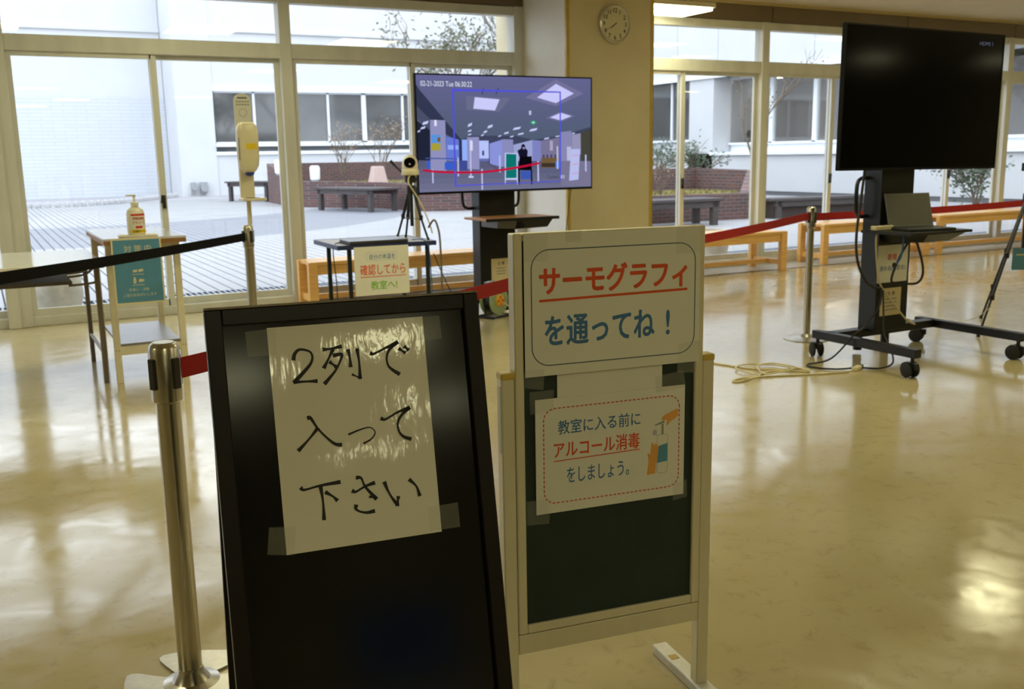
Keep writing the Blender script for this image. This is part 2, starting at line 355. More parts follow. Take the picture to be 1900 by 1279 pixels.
for (ya, yb) in rows:
    for i in range(60):
        x = 0.15 + i*PW
        key = round(yb-ya, 3)
        if key not in shared:
            o = B(0, PW-gap, 0, yb-ya, -0.04, 0).build('paver', PAV, gr); shared[key] = o.data
        else:
            o = bpy.data.objects.new('paver', shared[key]); COL.objects.link(o); o.parent = gr
        o.location = (x, ya, 0)
m = MB()
y = 9.62
for (ya, yb) in rows + [(17.012+1.5*k, 18.5+1.5*k) for k in range(14)]:
    near = ya < 16.9
    for i in range(-18, 150):
        if near and 0 <= i < 60: continue
        x = 0.15+i*PW; m.box(x, x+PW-gap, ya, yb, -0.03, 0)
m.build('paving', PAV, gr, kind='stuff')
B(-40, 60, 38.05, 90, -0.2, 0.0).build('far_apron', M('far_paving', (160, 160, 164), 0.8, var=0.05), gr)
# drain grating
dr = thing('drain_grating', 'grey steel drain grating strip in the courtyard paving outside the windows', 'grating', (0, 10.6, 0))
STL = M('galvanised_steel', (120, 128, 140), 0.5, 0.6)
MB().box(-2, 16, 0, 0.03, -0.03, 0.003).box(-2, 16, 0.33, 0.36, -0.03, 0.003).build('frame', STL, dr)
m = MB()
for i in range(300): m.box(-2+i*0.06, -2+i*0.06+0.022, 0.03, 0.33, -0.03, 0.002)
m.build('bars', STL, dr, kind='stuff')
# kerb of upright round stones in an arc
kp = [G(x, y) for x, y in ((-60, 391), (45, 387), (100, 385.5), (160, 382.5), (225, 378), (290, 371), (330, 366))]
kp = smooth_path(kp, 30); acc = 0; n = 0; KST = M('kerb_stone', (178, 178, 180), 0.8, var=0.12)
ksrc = None
for a, b in zip(kp[:-1], kp[1:]):
    acc += (b-a).length
    if acc > 0.27 and n < 60:
        acc = 0; n += 1
        if ksrc is None: ksrc = MB().lathe([(0.085, 0), (0.095, 0.05), (0.09, 0.12), (0.06, 0.17), (0.01, 0.18)], 8).mesh('kerb_stone'); ksrc.materials.append(KST)
        o = bpy.data.objects.new('kerb_stone', ksrc); COL.objects.link(o); o.location = b; o.rotation_euler[2] = random.random()*6
        tag(o, 'short upright stone post in the curved kerb across the yard', 'kerb stone', 'curved row of kerb stones')
# ------------------------------------------------------------------ buildings round the courtyard
def tilewall_mat():
    m = M('white_tile_wall', (232, 236, 242), 0.6, var=0.02)
    nt = m.node_tree; N = nt.nodes; L = nt.links; b = N['Principled BSDF']; tc = [n for n in N if n.type == 'TEX_COORD'][0]
    mp = N.new('ShaderNodeMapping'); mp.inputs['Rotation'].default_value = (PI/2, 0, 0); L.new(tc.outputs['Object'], mp.inputs['Vector'])
    br = N.new('ShaderNodeTexBrick'); br.inputs['Scale'].default_value = 1; br.inputs['Brick Width'].default_value = 0.85; br.inputs['Row Height'].default_value = 0.14; br.inputs['Mortar Size'].default_value = 0.012
    br.inputs['Color1'].default_value = (0.54, 0.56, 0.60, 1); br.inputs['Color2'].default_value = (0.52, 0.54, 0.58, 1); br.inputs['Mortar'].default_value = (0.43, 0.46, 0.52, 1)
    L.new(mp.outputs['Vector'], br.inputs['Vector']); L.new(br.outputs['Color'], b.inputs['Base Color']); return m
DARKG = M('dark_building_glass', (92, 92, 92), 0.06, var=0.22, scale=0.5, spec=0.8, lo=(66, 66, 66))
WINGG = glass_mat('wing_glass', (0.86, 0.86, 0.86), 0.0, 1.6)
WFR = M('white_window_frame', (232, 236, 240), 0.5)
bl = thing('white_building', 'white building across the courtyard with a long dark window band', 'building', (0, 41.5, 0))
m = MB(); m.box(7.3, 8.75, 0, 8, 0, 9.2); m.box(8.75, 24.9, 0.05, 8, 0, 1.75); m.box(8.75, 24.9, 0.05, 8, 4.15, 9.2); m.box(8.75, 24.9, 0.9, 8, 1.75, 4.15)
m.build('wall', WHITEW, bl)
B(8.75, 24.8, -0.12, 0.05, 1.95, 2.08).build('window_sill', WFR, bl); B(8.75, 24.8, -0.05, 0.05, 1.62, 1.75).build('ledge', WFR, bl)
B(7.3, 24.8, -0.06, 0.05, 6.45, 6.56).build('string_course', WHITEW, bl); B(8.75, 24.8, -0.04, 0.05, 4.15, 4.36).build('window_head', WFR, bl)
xs = [8.80, 10.4, 11.95, 13.55, 15.2, 16.95, 18.6, 20.3, 22.0]
for k, (a, b) in enumerate(zip(xs[:-1], xs[1:])):
    f = MB().box(b-0.045-(0.1 if k == 3 else 0), b+0.045, 0.1, 0.3, 2.08, 4.15).box(a, b, 0.1, 0.3, 2.08, 2.14).box(a, b, 0.1, 0.3, 4.09, 4.15).build('window', WFR, bl)
    B(a+0.02, b-0.04, 0.2, 0.24, 2.1, 4.12).build('pane', DARKG, f)
bw = thing('tiled_building', 'white building wing faced with long thin white tiles, left of courtyard', 'building', (0, 44, 0))
B(-40, 7.28, 0, 8, 4.05, 9.2).build('upper_wall', WHITEW, bw); B(-40, 7.28, -0.03, 8, 0.0, 4.05).build('tiled_wall', tilewall_mat(), bw)
B(-40, 7.28, -0.10, 0, 6.6, 6.72).build('string_course', WHITEW, bw)
for x, r in ((7.72, .13), (8.12, .2)):
    o = MB().box(-r*.7, r*.7, -0.18, 0, -0.22, 0.22).lathe([(r*.8, -0.3), (r*.8, -0.1)], 12, (0, 0, 0), 'y').build('wall_outlet_box', M('grey_outlet', (150, 152, 156), 0.5)); o.location = (x, 41.5, 0.34)
    tag(o, 'smaller square grey service box low on the white wall' if r < .15 else 'larger round grey service hood low on the white wall', 'outlet')
# right wing facing the yard
rw = thing('wing_building', 'white side wing of the courtyard with recessed windows, seen through the right windows', 'building', (25, 0, 0))
m = MB(); m.box(0, 0.9, 8, 41.5, 0, 1.35); m.box(0.9, 8, 8, 41.5, 0, 0.75); m.box(0, 8, 30.25, 31.7, 0.75, 4.2); m.box(4.2, 8, 8, 30.25, 0.75, 4.2); m.box(0.35, 8, 31.7, 41.5, 1.35, 4.2); m.build('wall', WHITEW, rw)
yj = 8.0
while yj < 41: B(0, 8, yj+0.012, min(yj+2.45, 41.5)-0.012, 4.2, 9.2).build('wall_panel', WHITEW, rw); yj += 2.45
B(0.02, 8, 8, 41.5, 4.2, 9.15).build('panel_backing', M('panel_joint', (150, 156, 170), 0.8), rw)
B(-0.12, 0.9, 8, 30.3, 1.28, 1.4).build('sill_ledge', WFR, rw); B(-0.10, 0.05, 8, 41.5, 4.15, 4.32).build('head_band', WFR, rw)
B(0.85, 0.92, 8, 30.2, 1.4, 1.72).build('lower_rail', WFR, rw)
ys = [30.2, 27.9, 25.75, 23.6, 21.4, 19.2, 17.0, 14.8]
for a, b in zip(ys[1:], ys[:-1]):
    f = MB().box(0.72, 0.9, a-0.09, a+0.09, 1.7, 4.15).box(0.72, 0.9, a, b, 1.66, 1.74).box(0.72, 0.9, a, b, 4.08, 4.2).build('window', WFR, rw); B(0.80, 0.84, a+0.05, b-0.05, 1.72, 4.12).build('pane', WINGG, f)
ys = [34.6, 33.1, 31.7]
for a, b in zip(ys[1:], ys[:-1]):
    f = MB().box(0.2, 0.34, a-0.05, a+0.05, 1.85, 4.15).box(0.2, 0.34, a, b, 1.82, 1.9).build('window', WFR, rw); B(0.26, 0.30, a+0.03, b-0.03, 1.88, 4.12).build('pane', DARKG, f)
# far boundary so that the sky sits behind the roofs only
# ------------------------------------------------------------------ brick planters
def brick_mat():
    m = M('red_brown_brick', (140, 84, 74), 0.8, var=0.2)
    nt = m.node_tree; N = nt.nodes; L = nt.links; b = N['Principled BSDF']; tc = [n for n in N if n.type == 'TEX_COORD'][0]
    sp = N.new('ShaderNodeSeparateXYZ'); L.new(tc.outputs['Object'], sp.inputs[0]); ad = N.new('ShaderNodeMath'); ad.operation = 'ADD'; L.new(sp.outputs['X'], ad.inputs[0]); L.new(sp.outputs['Y'], ad.inputs[1])
    cb = N.new('ShaderNodeCombineXYZ'); L.new(ad.outputs[0], cb.inputs['X']); L.new(sp.outputs['Z'], cb.inputs['Y'])
    br = N.new('ShaderNodeTexBrick'); br.inputs['Scale'].default_value = 1; br.inputs['Brick Width'].default_value = 0.22; br.inputs['Row Height'].default_value = 0.075; br.inputs['Mortar Size'].default_value = 0.008
    br.inputs['Color1'].default_value = (0.135, 0.055, 0.048, 1); br.inputs['Color2'].default_value = (0.075, 0.042, 0.045, 1); br.inputs['Mortar'].default_value = (0.14, 0.125, 0.12, 1)
    L.new(cb.outputs[0], br.inputs['Vector']); L.new(br.outputs['Color'], b.inputs['Base Color']); return m
BRICK = brick_mat()
GRASSM = M('winter_grass', (150, 138, 84), 0.9, var=0.2, scale=6, lo=(116, 110, 62))
SOIL = M('planter_soil', (118, 112, 70), 0.95, var=0.2, scale=4)
def planter(name, label, outline, heights, th=0.3, soil=None):
    """low brick wall following the outline (list of x, y), top heights per corner, soil bed inside"""
    t = thing(name, label, 'planter')
    n = len(outline); c = Vector((sum(p[0] for p in outline)/n, sum(p[1] for p in outline)/n))
    inn = []
    for p in outline:
        d = (c-Vector(p)); inn.append(tuple(Vector(p)+d.normalized()*th))
    for i in range(n):
        j = (i+1) % n; a, b, ci, di = outline[i], outline[j], inn[j], inn[i]
        MB().hexa([(*a, 0), (*b, 0), (*ci, 0), (*di, 0)], [(*a, heights[i]), (*b, heights[j]), (*ci, heights[j]), (*di, heights[i])]).build('brick_wall', BRICK, t)
    hs = [soil if soil else h-0.12 for h in heights]
    MB()._add([(*p, h) for p, h in zip(inn, hs)]+[(*c, sum(hs)/n+0.06)], [(i, (i+1) % n, n) for i in range(n)]).build('soil_bed', SOIL, t)
    # tufts of winter grass over the bed
    m = MB(); tri = [(inn[i], inn[(i+1) % n], tuple(c)) for i in range(n)]; ht = [(hs[i], hs[(i+1) % n], sum(hs)/n+0.06) for i in range(n)]
    for k in range(2600):
        q = random.randrange(n); u, v = random.random(), random.random()
        if u+v > 1: u, v = 1-u, 1-v
        A, Bp, Cc = tri[q]; x = A[0]+(Bp[0]-A[0])*u+(Cc[0]-A[0])*v; y = A[1]+(Bp[1]-A[1])*u+(Cc[1]-A[1])*v
        z = ht[q][0]+(ht[q][1]-ht[q][0])*u+(ht[q][2]-ht[q][0])*v
        a = random.random()*6.3; wv = 0.03; h = 0.03+0.05*random.random(); dx, dy = math.cos(a)*wv, math.sin(a)*wv
        m._add([(x-dx, y-dy, z-0.02), (x+dx, y+dy, z-0.02), (x+dy*1.5, y-dx*1.5, z+h)], [(0, 1, 2)])
    m.build('grass', GRASSM, t, kind='stuff'); return t
planter('brick_planter', 'large raised brick planter with winter grass across the courtyard',
        [(8.3, 29.3), (10.0, 26.6), (10.35, 24.0), (13.5, 22.6), (18.0, 24.0), (17.5, 33.0), (8.6, 33.2)], [0.76, 0.72, 0.70, 0.70, 0.75, 1.25, 1.28], soil=0.62)
planter('brick_planter', 'brick planter of two levels outside the window right of the pillar',
        [(11.2, 16.25), (14.45, 16.15), (15.9, 17.6), (15.9, 19.8), (11.5, 19.8)], [0.56, 0.54, 0.98, 1.02, 1.02], soil=0.46)
# pinkish cone stone, floodlights, tables
st = MB()._add([(-.33,-.33,0),(.33,-.33,0),(.33,.33,0),(-.33,.33,0),(-.2,-.2,.75),(.2,-.2,.75),(.2,.2,.75),(-.2,.2,.75)], [(0,3,2,1),(4,5,6,7),(0,1,5,4),(1,2,6,5),(2,3,7,6),(3,0,4,7)]).build('stone_marker', M('pink_granite', (196, 170, 164), 0.7, var=0.1, scale=30), bevel=0.03)
st.location = (10.5, 27.9, 0.62); st.scale = (.75, .75, .72); tag(st, 'tapered pinkish stone marker standing on the planter grass', 'stone')
SPOTW = M('floodlight_white', (232, 236, 240), 0.5)
for (x, y, z, a, lb) in ((8.42, 31.0, 1.15, 0.2, 'white garden floodlight at the far left corner of brick planter'), (8.86, 28.75, .97, -0.3, 'white garden floodlight tilted on the near brick planter edge'), (10.55, 24.2, .92, 0.1, 'white garden floodlight beside the tripod camera, on planter edge')):
    t = thing('garden_floodlight', lb, 'floodlight', (x, y, z-0.25), a, 'floodlights on the brick planter')
    MB().tube([(0, 0, 0), (0, 0, 0.18)], 0.02, 8).build('stake', M('stake_dark', (70, 70, 70), .5), t)
    MB().lathe([(0.08, -0.02), (0.14, 0.04), (0.15, 0.38), (0.11, 0.44)], 14, (0, 0, 0.05)).build('lamp_housing', SPOTW, t, smooth=True)
BRICK2 = M('dark_base_block', (58, 46, 46), .85, var=.15, scale=8)
WEATH = M('weathered_grey_wood', (76, 70, 71), 0.8, var=0.2, scale=5, stretch=(1, 8, 8))
def yard_table(label, loc, rz, L=1.7, D=0.75, H=0.62, box=False):
    t = thing('garden_table', label, 'table', loc, rz)
    for k in range(4):
        B(-L/2, L/2, -D/2+k*D/4+0.006, -D/2+(k+1)*D/4-0.006, H-0.05, H).build('top_plank', WEATH, t)
    for sx in (-1, 1):
        for sy in (-1, 1): B(sx*(L/2-0.2)-0.06, sx*(L/2-0.2)+0.06, sy*(D/2-0.1)-0.06, sy*(D/2-0.1)+0.06, 0, H-0.05).build('leg', WEATH, t)
    if box: B(-L/2+0.12, L/2-0.12, -D/2+0.12, D/2-0.12, 0, H-0.06).build('base_block', BRICK2, t)
    MB().box(-L/2+0.1, L/2-0.1, -D/2+0.04, -D/2+0.1, H-0.17, H-0.05).box(-L/2+0.1, L/2-0.1, D/2-0.1, D/2-0.04, H-0.17, H-0.05).build('apron', WEATH, t)
yard_table('weathered grey wooden garden table in front of the brick planter', (9.12, 25.9, 0), math.radians(-72), 2.6, 1.0, .62)
yard_table('weathered grey wooden garden table by the white wall behind the dispenser', (8.55, 34.6, 0), math.radians(-62), 2.2, 0.9, .68)
yard_table('long dark garden bench outside the window, right of the brick planter', (16.1, 15.85, 0), math.radians(-4), 3.0, 0.6, .42, True)
yard_table('dark garden table by the brick planter, right against the pillar edge', (11.9, 15.55, 0), math.radians(-4), 1.9, 0.8, .52)
# round concrete pots just outside the glass
POT = M('pale_concrete', (196, 190, 176), 0.85, var=0.12, scale=12, bump=0.15)
for x, y, lb in ((0.56, 10.02, 'round pale concrete pot outside the glass behind the folding table'), (8.30, 10.05, 'round pale concrete pot outside the glass behind the pine bench')):
    MBp = MB().lathe([(0.15, 0), (0.20, 0.04), (0.235, 0.2), (0.225, 0.36), (0.19, 0.42), (0.16, 0.42), (0.15, 0.38)], 24)
    o = MBp.build('concrete_pot', POT, smooth=True); o.location = (x, y, 0); tag(o, lb, 'pot')
# ------------------------------------------------------------------ trees and shrubs
BARK = M('grey_brown_bark', (120, 106, 92), 0.9, var=0.2, scale=12)
LEAF = M('olive_leaf', (84, 90, 58), 0.7, var=0.25, scale=3)
LEAFD = M('dark_green_leaf', (62, 84, 58), 0.6, var=0.25, scale=3)
LEAFB = M('dry_brown_leaf', (168, 140, 112), 0.8, var=0.2, scale=3)
def tree(name, label, cat, loc, h, r0, levels, spread, leaf, nleaf, lsize, trunk=0.3, multi=1, seed=1):
    rnd = random.Random(seed); t = thing(name, label, cat, loc); mt = MB(); mb = MB(); tips = []
    def grow(p, d, ln, r, lv):
        pts = [p]; q = p; dd = d
        for k in range(4):
            dd = (dd + Vector((rnd.uniform(-1, 1), rnd.uniform(-1, 1), rnd.uniform(-.3, .6)))*0.13).normalized(); q = q+dd*ln/4; pts.append(q)
        (mt if lv == levels else mb).tube(pts, [r*(1-0.11*i) for i in range(5)], 6 if lv > 1 else 4, caps=False)
        if lv <= 2: tips.extend(pts[1:])
        if lv > 0:
            for k in range(rnd.choice((2, 3, 3))):
                a = rnd.uniform(0, 2*PI); s = spread*rnd.uniform(.6, 1.2)
                nd = (dd + Vector((math.cos(a)*s, math.sin(a)*s, rnd.uniform(-.1, .4)))).normalized()
                grow(pts[rnd.choice((2, 3, 4, 4))], nd, ln*rnd.uniform(.6, .82), r*0.6, lv-1)
    for k in range(multi):
        a = 2*PI*k/max(multi, 1)+.4; d = Vector((math.cos(a)*.35*(multi > 1), math.sin(a)*.35*(multi > 1), 1)).normalized()
        grow(Vector((0, 0, 0)), d, h*trunk, r0, levels)
    mt.build('trunk', BARK, t, smooth=True); mb.build('branches', BARK, t)
    if nleaf:
        ml = MB()
        for k in range(nleaf):
            p = rnd.choice(tips)+Vector((rnd.gauss(0, 1), rnd.gauss(0, 1), rnd.gauss(0, 1)))*lsize*1.2
            a = Vector((rnd.gauss(0, 1), rnd.gauss(0, 1), rnd.gauss(0, 1))).normalized(); b = a.orthogonal().normalized()
            ml._add([p, p+a*lsize*.5+b*lsize*.25, p+a*lsize, p+a*lsize*.5-b*lsize*.25], [(0, 1, 2, 3)])
        ml.build('leaves', leaf, t, kind='stuff')
    return t
tree('courtyard_tree', 'sparse leafy tree rising behind the lit television screen', 'tree', (12.2, 26.5, 0.6), 5.4, 0.09, 5, 0.85, LEAF, 1100, 0.16, 0.36, 1, 5)
tree('courtyard_tree', 'bare branching tree beside the pillar, right of the leafy tree', 'tree', (15.6, 27.5, 0.6), 5.4, 0.08, 3, 0.6, LEAF, 0, 0.1, 0.45, 1, 11)
tree('bare_shrub', 'thin bare shrub in the brick planter, left of stone marker', 'shrub', (10.2, 30.2, 0.85), 1.5, 0.018, 3, 0.6, LEAFB, 160, 0.07, 0.45, 5, 3)
tree('bare_shrub', 'thin bare shrub with dry leaves in planter, behind stone marker', 'shrub', (11.4, 29.8, 0.85), 1.7, 0.018, 3, 0.5, LEAFB, 200, 0.08, 0.45, 5, 4)
tree('leafy_shrub', 'rounded green shrub over brick planter, hard against the pillar edge', 'shrub', (14.9, 20.6, 0.3), 1.6, 0.03, 3, 0.7, LEAFD, 700, 0.10, 0.42, 3, 8)
tree('leafy_shrub', 'rounded green shrub over brick planter, behind the sash stile', 'shrub', (16.3, 20.6, 0.3), 1.6, 0.03, 3, 0.8, LEAFD, 800, 0.10, 0.42, 3, 9)
tree('leafy_shrub', 'airy green shrub behind the benches, below the dark television', 'shrub', (19.0, 14.2, 0), 1.7, 0.03, 4, 0.9, LEAFD, 1300, 0.11, 0.33, 4, 10)
tree('courtyard_tree', 'slender bare tree in front of recessed windows of side wing', 'tree', (21.5, 24.0, 0), 4.6, 0.07, 4, 0.55, LEAF, 120, 0.12, 0.35, 1, 21)
tree('bare_shrub', 'dry twiggy shrub in two level brick planter', 'shrub', (12.9, 17.3, 0.5), 0.8, 0.012, 3, 0.7, LEAFB, 60, 0.05, 0.45, 5, 31)
# person standing behind the side wing glass, seen from the chest up
def person(label, loc, rz, h=1.68):
    J = {'pel': (0, 0, .95), 'sp': (0, .01, 1.15), 'ch': (0, .02, 1.33), 'nk': (0, .0, 1.45), 'sl': (-.17, .01, 1.40), 'sr': (.17, .01, 1.40), 'el': (-.25, 0, 1.13), 'er': (.25, 0, 1.13), 'wl': (-.2, -.18, 1.0), 'wr': (.2, -.18, 1.0),
         'hl': (-.1, 0, .90), 'hr': (.1, 0, .90), 'kl': (-.11, -.02, .50), 'kr': (.11, -.02, .50), 'al': (-.11, .02, .08), 'ar': (.11, .02, .08), 'tl': (-.12, -.16, .03), 'tr': (.12, -.16, .03)}
    Rr = {'pel': .15, 'sp': .135, 'ch': .15, 'nk': .06, 'sl': .075, 'sr': .075, 'el': .05, 'er': .05, 'wl': .035, 'wr': .035, 'hl': .1, 'hr': .1, 'kl': .065, 'kr': .065, 'al': .045, 'ar': .045, 'tl': .035, 'tr': .035}
    E_ = [('pel', 'sp'), ('sp', 'ch'), ('ch', 'nk'), ('ch', 'sl'), ('sl', 'el'), ('el', 'wl'), ('ch', 'sr'), ('sr', 'er'), ('er', 'wr'), ('pel', 'hl'), ('hl', 'kl'), ('kl', 'al'), ('al', 'tl'), ('pel', 'hr'), ('hr', 'kr'), ('kr', 'ar'), ('ar', 'tr')]
    ks = list(J); me = bpy.data.meshes.new('body'); me.from_pydata([J[k] for k in ks], [(ks.index(a), ks.index(b)) for a, b in E_], [])
    t = thing('person', label, 'person', loc, rz); o = bpy.data.objects.new('body', me); COL.objects.link(o); o.parent = t
    o.modifiers.new('skin', 'SKIN'); sk = me.skin_vertices[0].data
    for i, k in enumerate(ks): sk[i].radius = (Rr[k], Rr[k]); sk[i].use_root = (k == 'pel')
    sd = o.modifiers.new('sub', 'SUBSURF'); sd.levels = 2; sd.render_levels = 2
    me.materials.append(M('dark_navy_clothes', (38, 38, 46), .9))
    SKIN = M('skin_tone', (206, 160, 130), .6)
    hd = MB().lathe([(0.02, 1.44), (.05, 1.46), (.055, 1.49), (.075, 1.53), (.085, 1.58), (.088, 1.62), (.078, 1.67), (.05, 1.70), (.01, 1.712)], 18, (0, -.01, 0), 'z', .85, 1.05).build('head', SKIN, t, smooth=True)
    MB().lathe([(.092, 1.58), (.097, 1.63), (.086, 1.685), (.055, 1.72), (.01, 1.733)], 18, (0, .012, 0), 'z', .88, 1.05).build('hair', M('black_hair', (20, 18, 18), .6), t, smooth=True)
    for s_ in (-1, 1):
        MB().lathe([(.012, -.004), (.012, .004)], 10, (s_*.03, -.095, 1.60), 'y').build('eye', BLACK, hd)
        MB().lathe([(.006, -.02), (.02, 0), (.006, .02)], 8, (s_*.078, -.005, 1.585)).build('ear', SKIN, hd)
        hb = MB()
        for i in range(5): hb.tube([(s_*.2+(i-2)*.016, -.20, 1.0), (s_*.2+(i-2)*.019, -.25, .985-.004*abs(i-2)), (s_*.2+(i-2)*.019, -.275+.012*abs(i-2), .965)], [.010, .009, .007], 6)
        hb.lathe([(.02, -.225), (.036, -.2), (.026, -.165)], 10, (s_*.2, 0, 1.0), 'y', 1.1, .5); hb.build('hand', SKIN, t, smooth=True)
    MB()._add([(-.012, -.095, 1.565), (.012, -.095, 1.565), (0, -.118, 1.568), (0, -.095, 1.605)], [(0, 1, 2), (0, 2, 3), (1, 3, 2)]).build('nose', SKIN, hd); B(-.022, .022, -.094, -.086, 1.535, 1.541).build('mouth', M('lip_tone', (160, 90, 80), .6), hd)
    return t
for y in (28.6, 25.6, 22.6):
    t = thing('tube_lamp', 'lit ceiling tube lamp inside the side wing windows', 'ceiling light', (27.0, y, 4.12), 0, 'tube lamps inside the side wing')
    B(-0.12, 0.12, -0.65, 0.65, 0.02, 0.07).build('housing', WHITEP, t); MB().tube([(-0.05, -0.6, 0), (-0.05, 0.6, 0)], 0.025, 8).tube([(0.05, -0.6, 0), (0.05, 0.6, 0)], 0.025, 8).build('tubes', emit_mat('tube_light', (1.0, 0.92, 0.75), 26.0), t)
person('person in dark clothes standing behind side wing window glass', (26.4, 29.6, 0.75), -1.2)
# ================================================================== near signs
# --- black leaning sign stand with an A3 notice
bu = Vector((0.99085, -0.1350, 0)); bn_lean = math.radians(12.2)
bh = Vector((bu.y, -bu.x, 0))                        # horizontal, towards the viewer
bv = (Vector((0, 0, 1))*math.cos(bn_lean) - bh*math.sin(bn_lean)).normalized()
bn = bu.cross(bv).normalized()                       # out of the face, towards the viewer
P0 = Vector((0.587, 1.7306, 0.8899))
def frame_mat(u, out, v, o): return Matrix(((u.x, -out.x, v.x, o.x), (u.y, -out.y, v.y, o.y), (u.z, -out.z, v.z, o.z), (0, 0, 0, 1)))
BM = frame_mat(bu, bn, bv, P0)
DKFRAME = M('dark_brown_wood_frame', (26, 18, 14), 0.4, var=0.15, scale=5, stretch=(6, 6, 0.6), spec=0.25)
GLOSSB = M('glossy_black_panel', (8, 8, 9), 0.13, var=0.02, spec=0.35)
sb = thing('black_sign_stand', 'leaning black sign stand with dark brown frame in the foreground', 'sign stand', mat=BM)
x0, x1, v1 = -0.257, 0.261, 0.249; v0 = -(P0.z-0.10)/bv.z
fw = 0.030
for a in ((x0, x0+fw, v0, v1), (x1-fw, x1, v0, v1), (x0+fw, x1-fw, v1-fw, v1), (x0+fw, x1-fw, v0, v0+fw)):
    B(a[0], a[1], 0.002-0.014, 0.03, a[2], a[3]).build('frame_rail', DKFRAME, sb, bevel=0.002, seg=1)
B(x0+fw, x1-fw, 0.003, 0.022, v0+fw, v1-fw).build('panel', GLOSSB, sb)
B(x0, x1, -0.013, 0.031, v1, v1+0.004).build('top_strip', M('pale_top_edge', (140, 124, 92), 0.4, var=0.3, scale=40), sb)  # thin pale mottled strip along the top of the dark frame
iv = BM.inverted()
for xx in (x0+0.02, x1-0.02):
    fl = MB(); a = Vector((xx, 0.012, v0)); g = iv @ Vector((*(BM @ a).xy, 0.0)); fl.bar(a, g, 0.03, 0.03, (0, 1, 0)); fl.build('front_leg', DKFRAME, sb)
    top = Vector((xx, 0.045, 0.15)); wtop = BM @ top; foot = Vector((wtop.x, wtop.y, 0)) - bh*0.28; m = MB(); m.bar(top, iv @ foot, 0.03, 0.025, (0, 1, 0)); m.build('rear_leg', DKFRAME, sb)
STROKES = [[(-105, 148), (-102, 158), (-94, 165), (-83, 164), (-73, 159), (-70, 149), (-74, 138), (-85, 126), (-107, 106)], [(-107, 106), (-66, 104)], [(-48, 162), (-36, 162), (-15, 165)], [(-31, 160), (-40, 144), (-50, 128)], [(-30, 149), (-15, 150), (-18, 139), (-28, 122), (-41, 108), (-51, 98)], [(-38, 137), (-28, 128)], [(-2, 157), (0, 142), (0, 126)], [(15, 157), (17, 132), (16, 102)], [(16, 102), (2, 110)], [(41, 147), (47, 146), (73, 156), (94, 164)], [(94, 164), (79, 153), (71, 138), (72, 122), (80, 112), (92, 103)], [(97, 151), (107, 143)], [(108, 154), (114, 148)], [(-88, 37), (-83, 36), (-72, 16), (-56, -4), (-42, -17), (-31, -20)], [(-72, 16), (-89, -2), (-110, -21)], [(-15, -2), (5, 4), (24, 7), (33, 2), (35, -6), (26, -16), (12, -22)], [(50, 21), (58, 19), (83, 30), (106, 36)], [(106, 36), (90, 24), (81, 9), (82, -7), (90, -18), (103, -24)], [(-112, -91), (-106, -95), (-77, -91), (-40, -89)], [(-76, -94), (-74, -122), (-75, -154)], [(-67, -105), (-55, -114), (-48, -122)], [(-7, -85), (1, -87), (8, -105), (26, -129)], [(26, -128), (14, -124)], [(-17, -109), (-11, -111), (8, -103), (25, -99)], [(-13, -137), (-14, -143), (-7, -149), (6, -153), (20, -152)], [(45, -101), (50, -117), (57, -132), (66, -146)], [(66, -147), (69, -132)], [(94, -102), (106, -116), (111, -134)]]
THIN = {15: 3.2, 8: 4.0, 22: 4.2}
def film_mat():
    """laminate film: glossy, rippled in vertical streaks where the paper buckles"""
    m = M('laminate_film', (224, 221, 208), 0.6, var=0.012, scale=6, coat=1.0)
    nt = m.node_tree; N = nt.nodes; L = nt.links; b = N['Principled BSDF']; b.inputs['Coat Roughness'].default_value = 0.05
    tc = [n for n in N if n.type == 'TEX_COORD'][0]; mp = N.new('ShaderNodeMapping'); mp.inputs['Scale'].default_value = (60, 1, 14); L.new(tc.outputs['Object'], mp.inputs['Vector'])
    nz = N.new('ShaderNodeTexNoise'); nz.inputs['Scale'].default_value = 1.0; nz.inputs['Detail'].default_value = 4; L.new(mp.outputs['Vector'], nz.inputs['Vector'])
    n2 = N.new('ShaderNodeTexNoise'); n2.inputs['Scale'].default_value = 5; n2.inputs['Detail'].default_value = 1; L.new(tc.outputs['Object'], n2.inputs['Vector'])
    ad = N.new('ShaderNodeMath'); ad.operation = 'MULTIPLY_ADD'; ad.inputs[1].default_value = 0.25; L.new(nz.outputs['Fac'], ad.inputs[0]); L.new(n2.outputs['Fac'], ad.inputs[2])
    bp = N.new('ShaderNodeBump'); bp.inputs['Strength'].default_value = 0.10; bp.inputs['Distance'].default_value = 0.02; L.new(ad.outputs[0], bp.inputs['Height']); L.new(bp.outputs['Normal'], b.inputs['Coat Normal'])
    return m
pn = thing('taped_notice', 'laminated white notice with large handwritten black Japanese characters, on black stand', 'notice', mat=BM)
B(-0.1485, 0.1485, 0.0005, 0.0025, -0.21, 0.21).build('sheet', film_mat(), pn)
polys = []
for i, s in enumerate(STROKES): polys += brush([(x/1000, z/1000) for x, z in s], THIN.get(i, 6.2)/1000)
flat(pn, 'lettering', polys, INK_BLACK, -0.0003)
for q in ([(-.188, .206), (-.132, .209), (-.135, .159), (-.187, .160)], [(.133, .208), (.182, .210), (.183, .164), (.131, .164)], [(-.176, -.155), (-.128, -.160), (-.135, -.212), (-.183, -.204)], [(.125, -.159), (.186, -.158), (.186, -.206), (.124, -.206)]):
    flat(pn, 'tape', [q], TAPE, -0.0008)
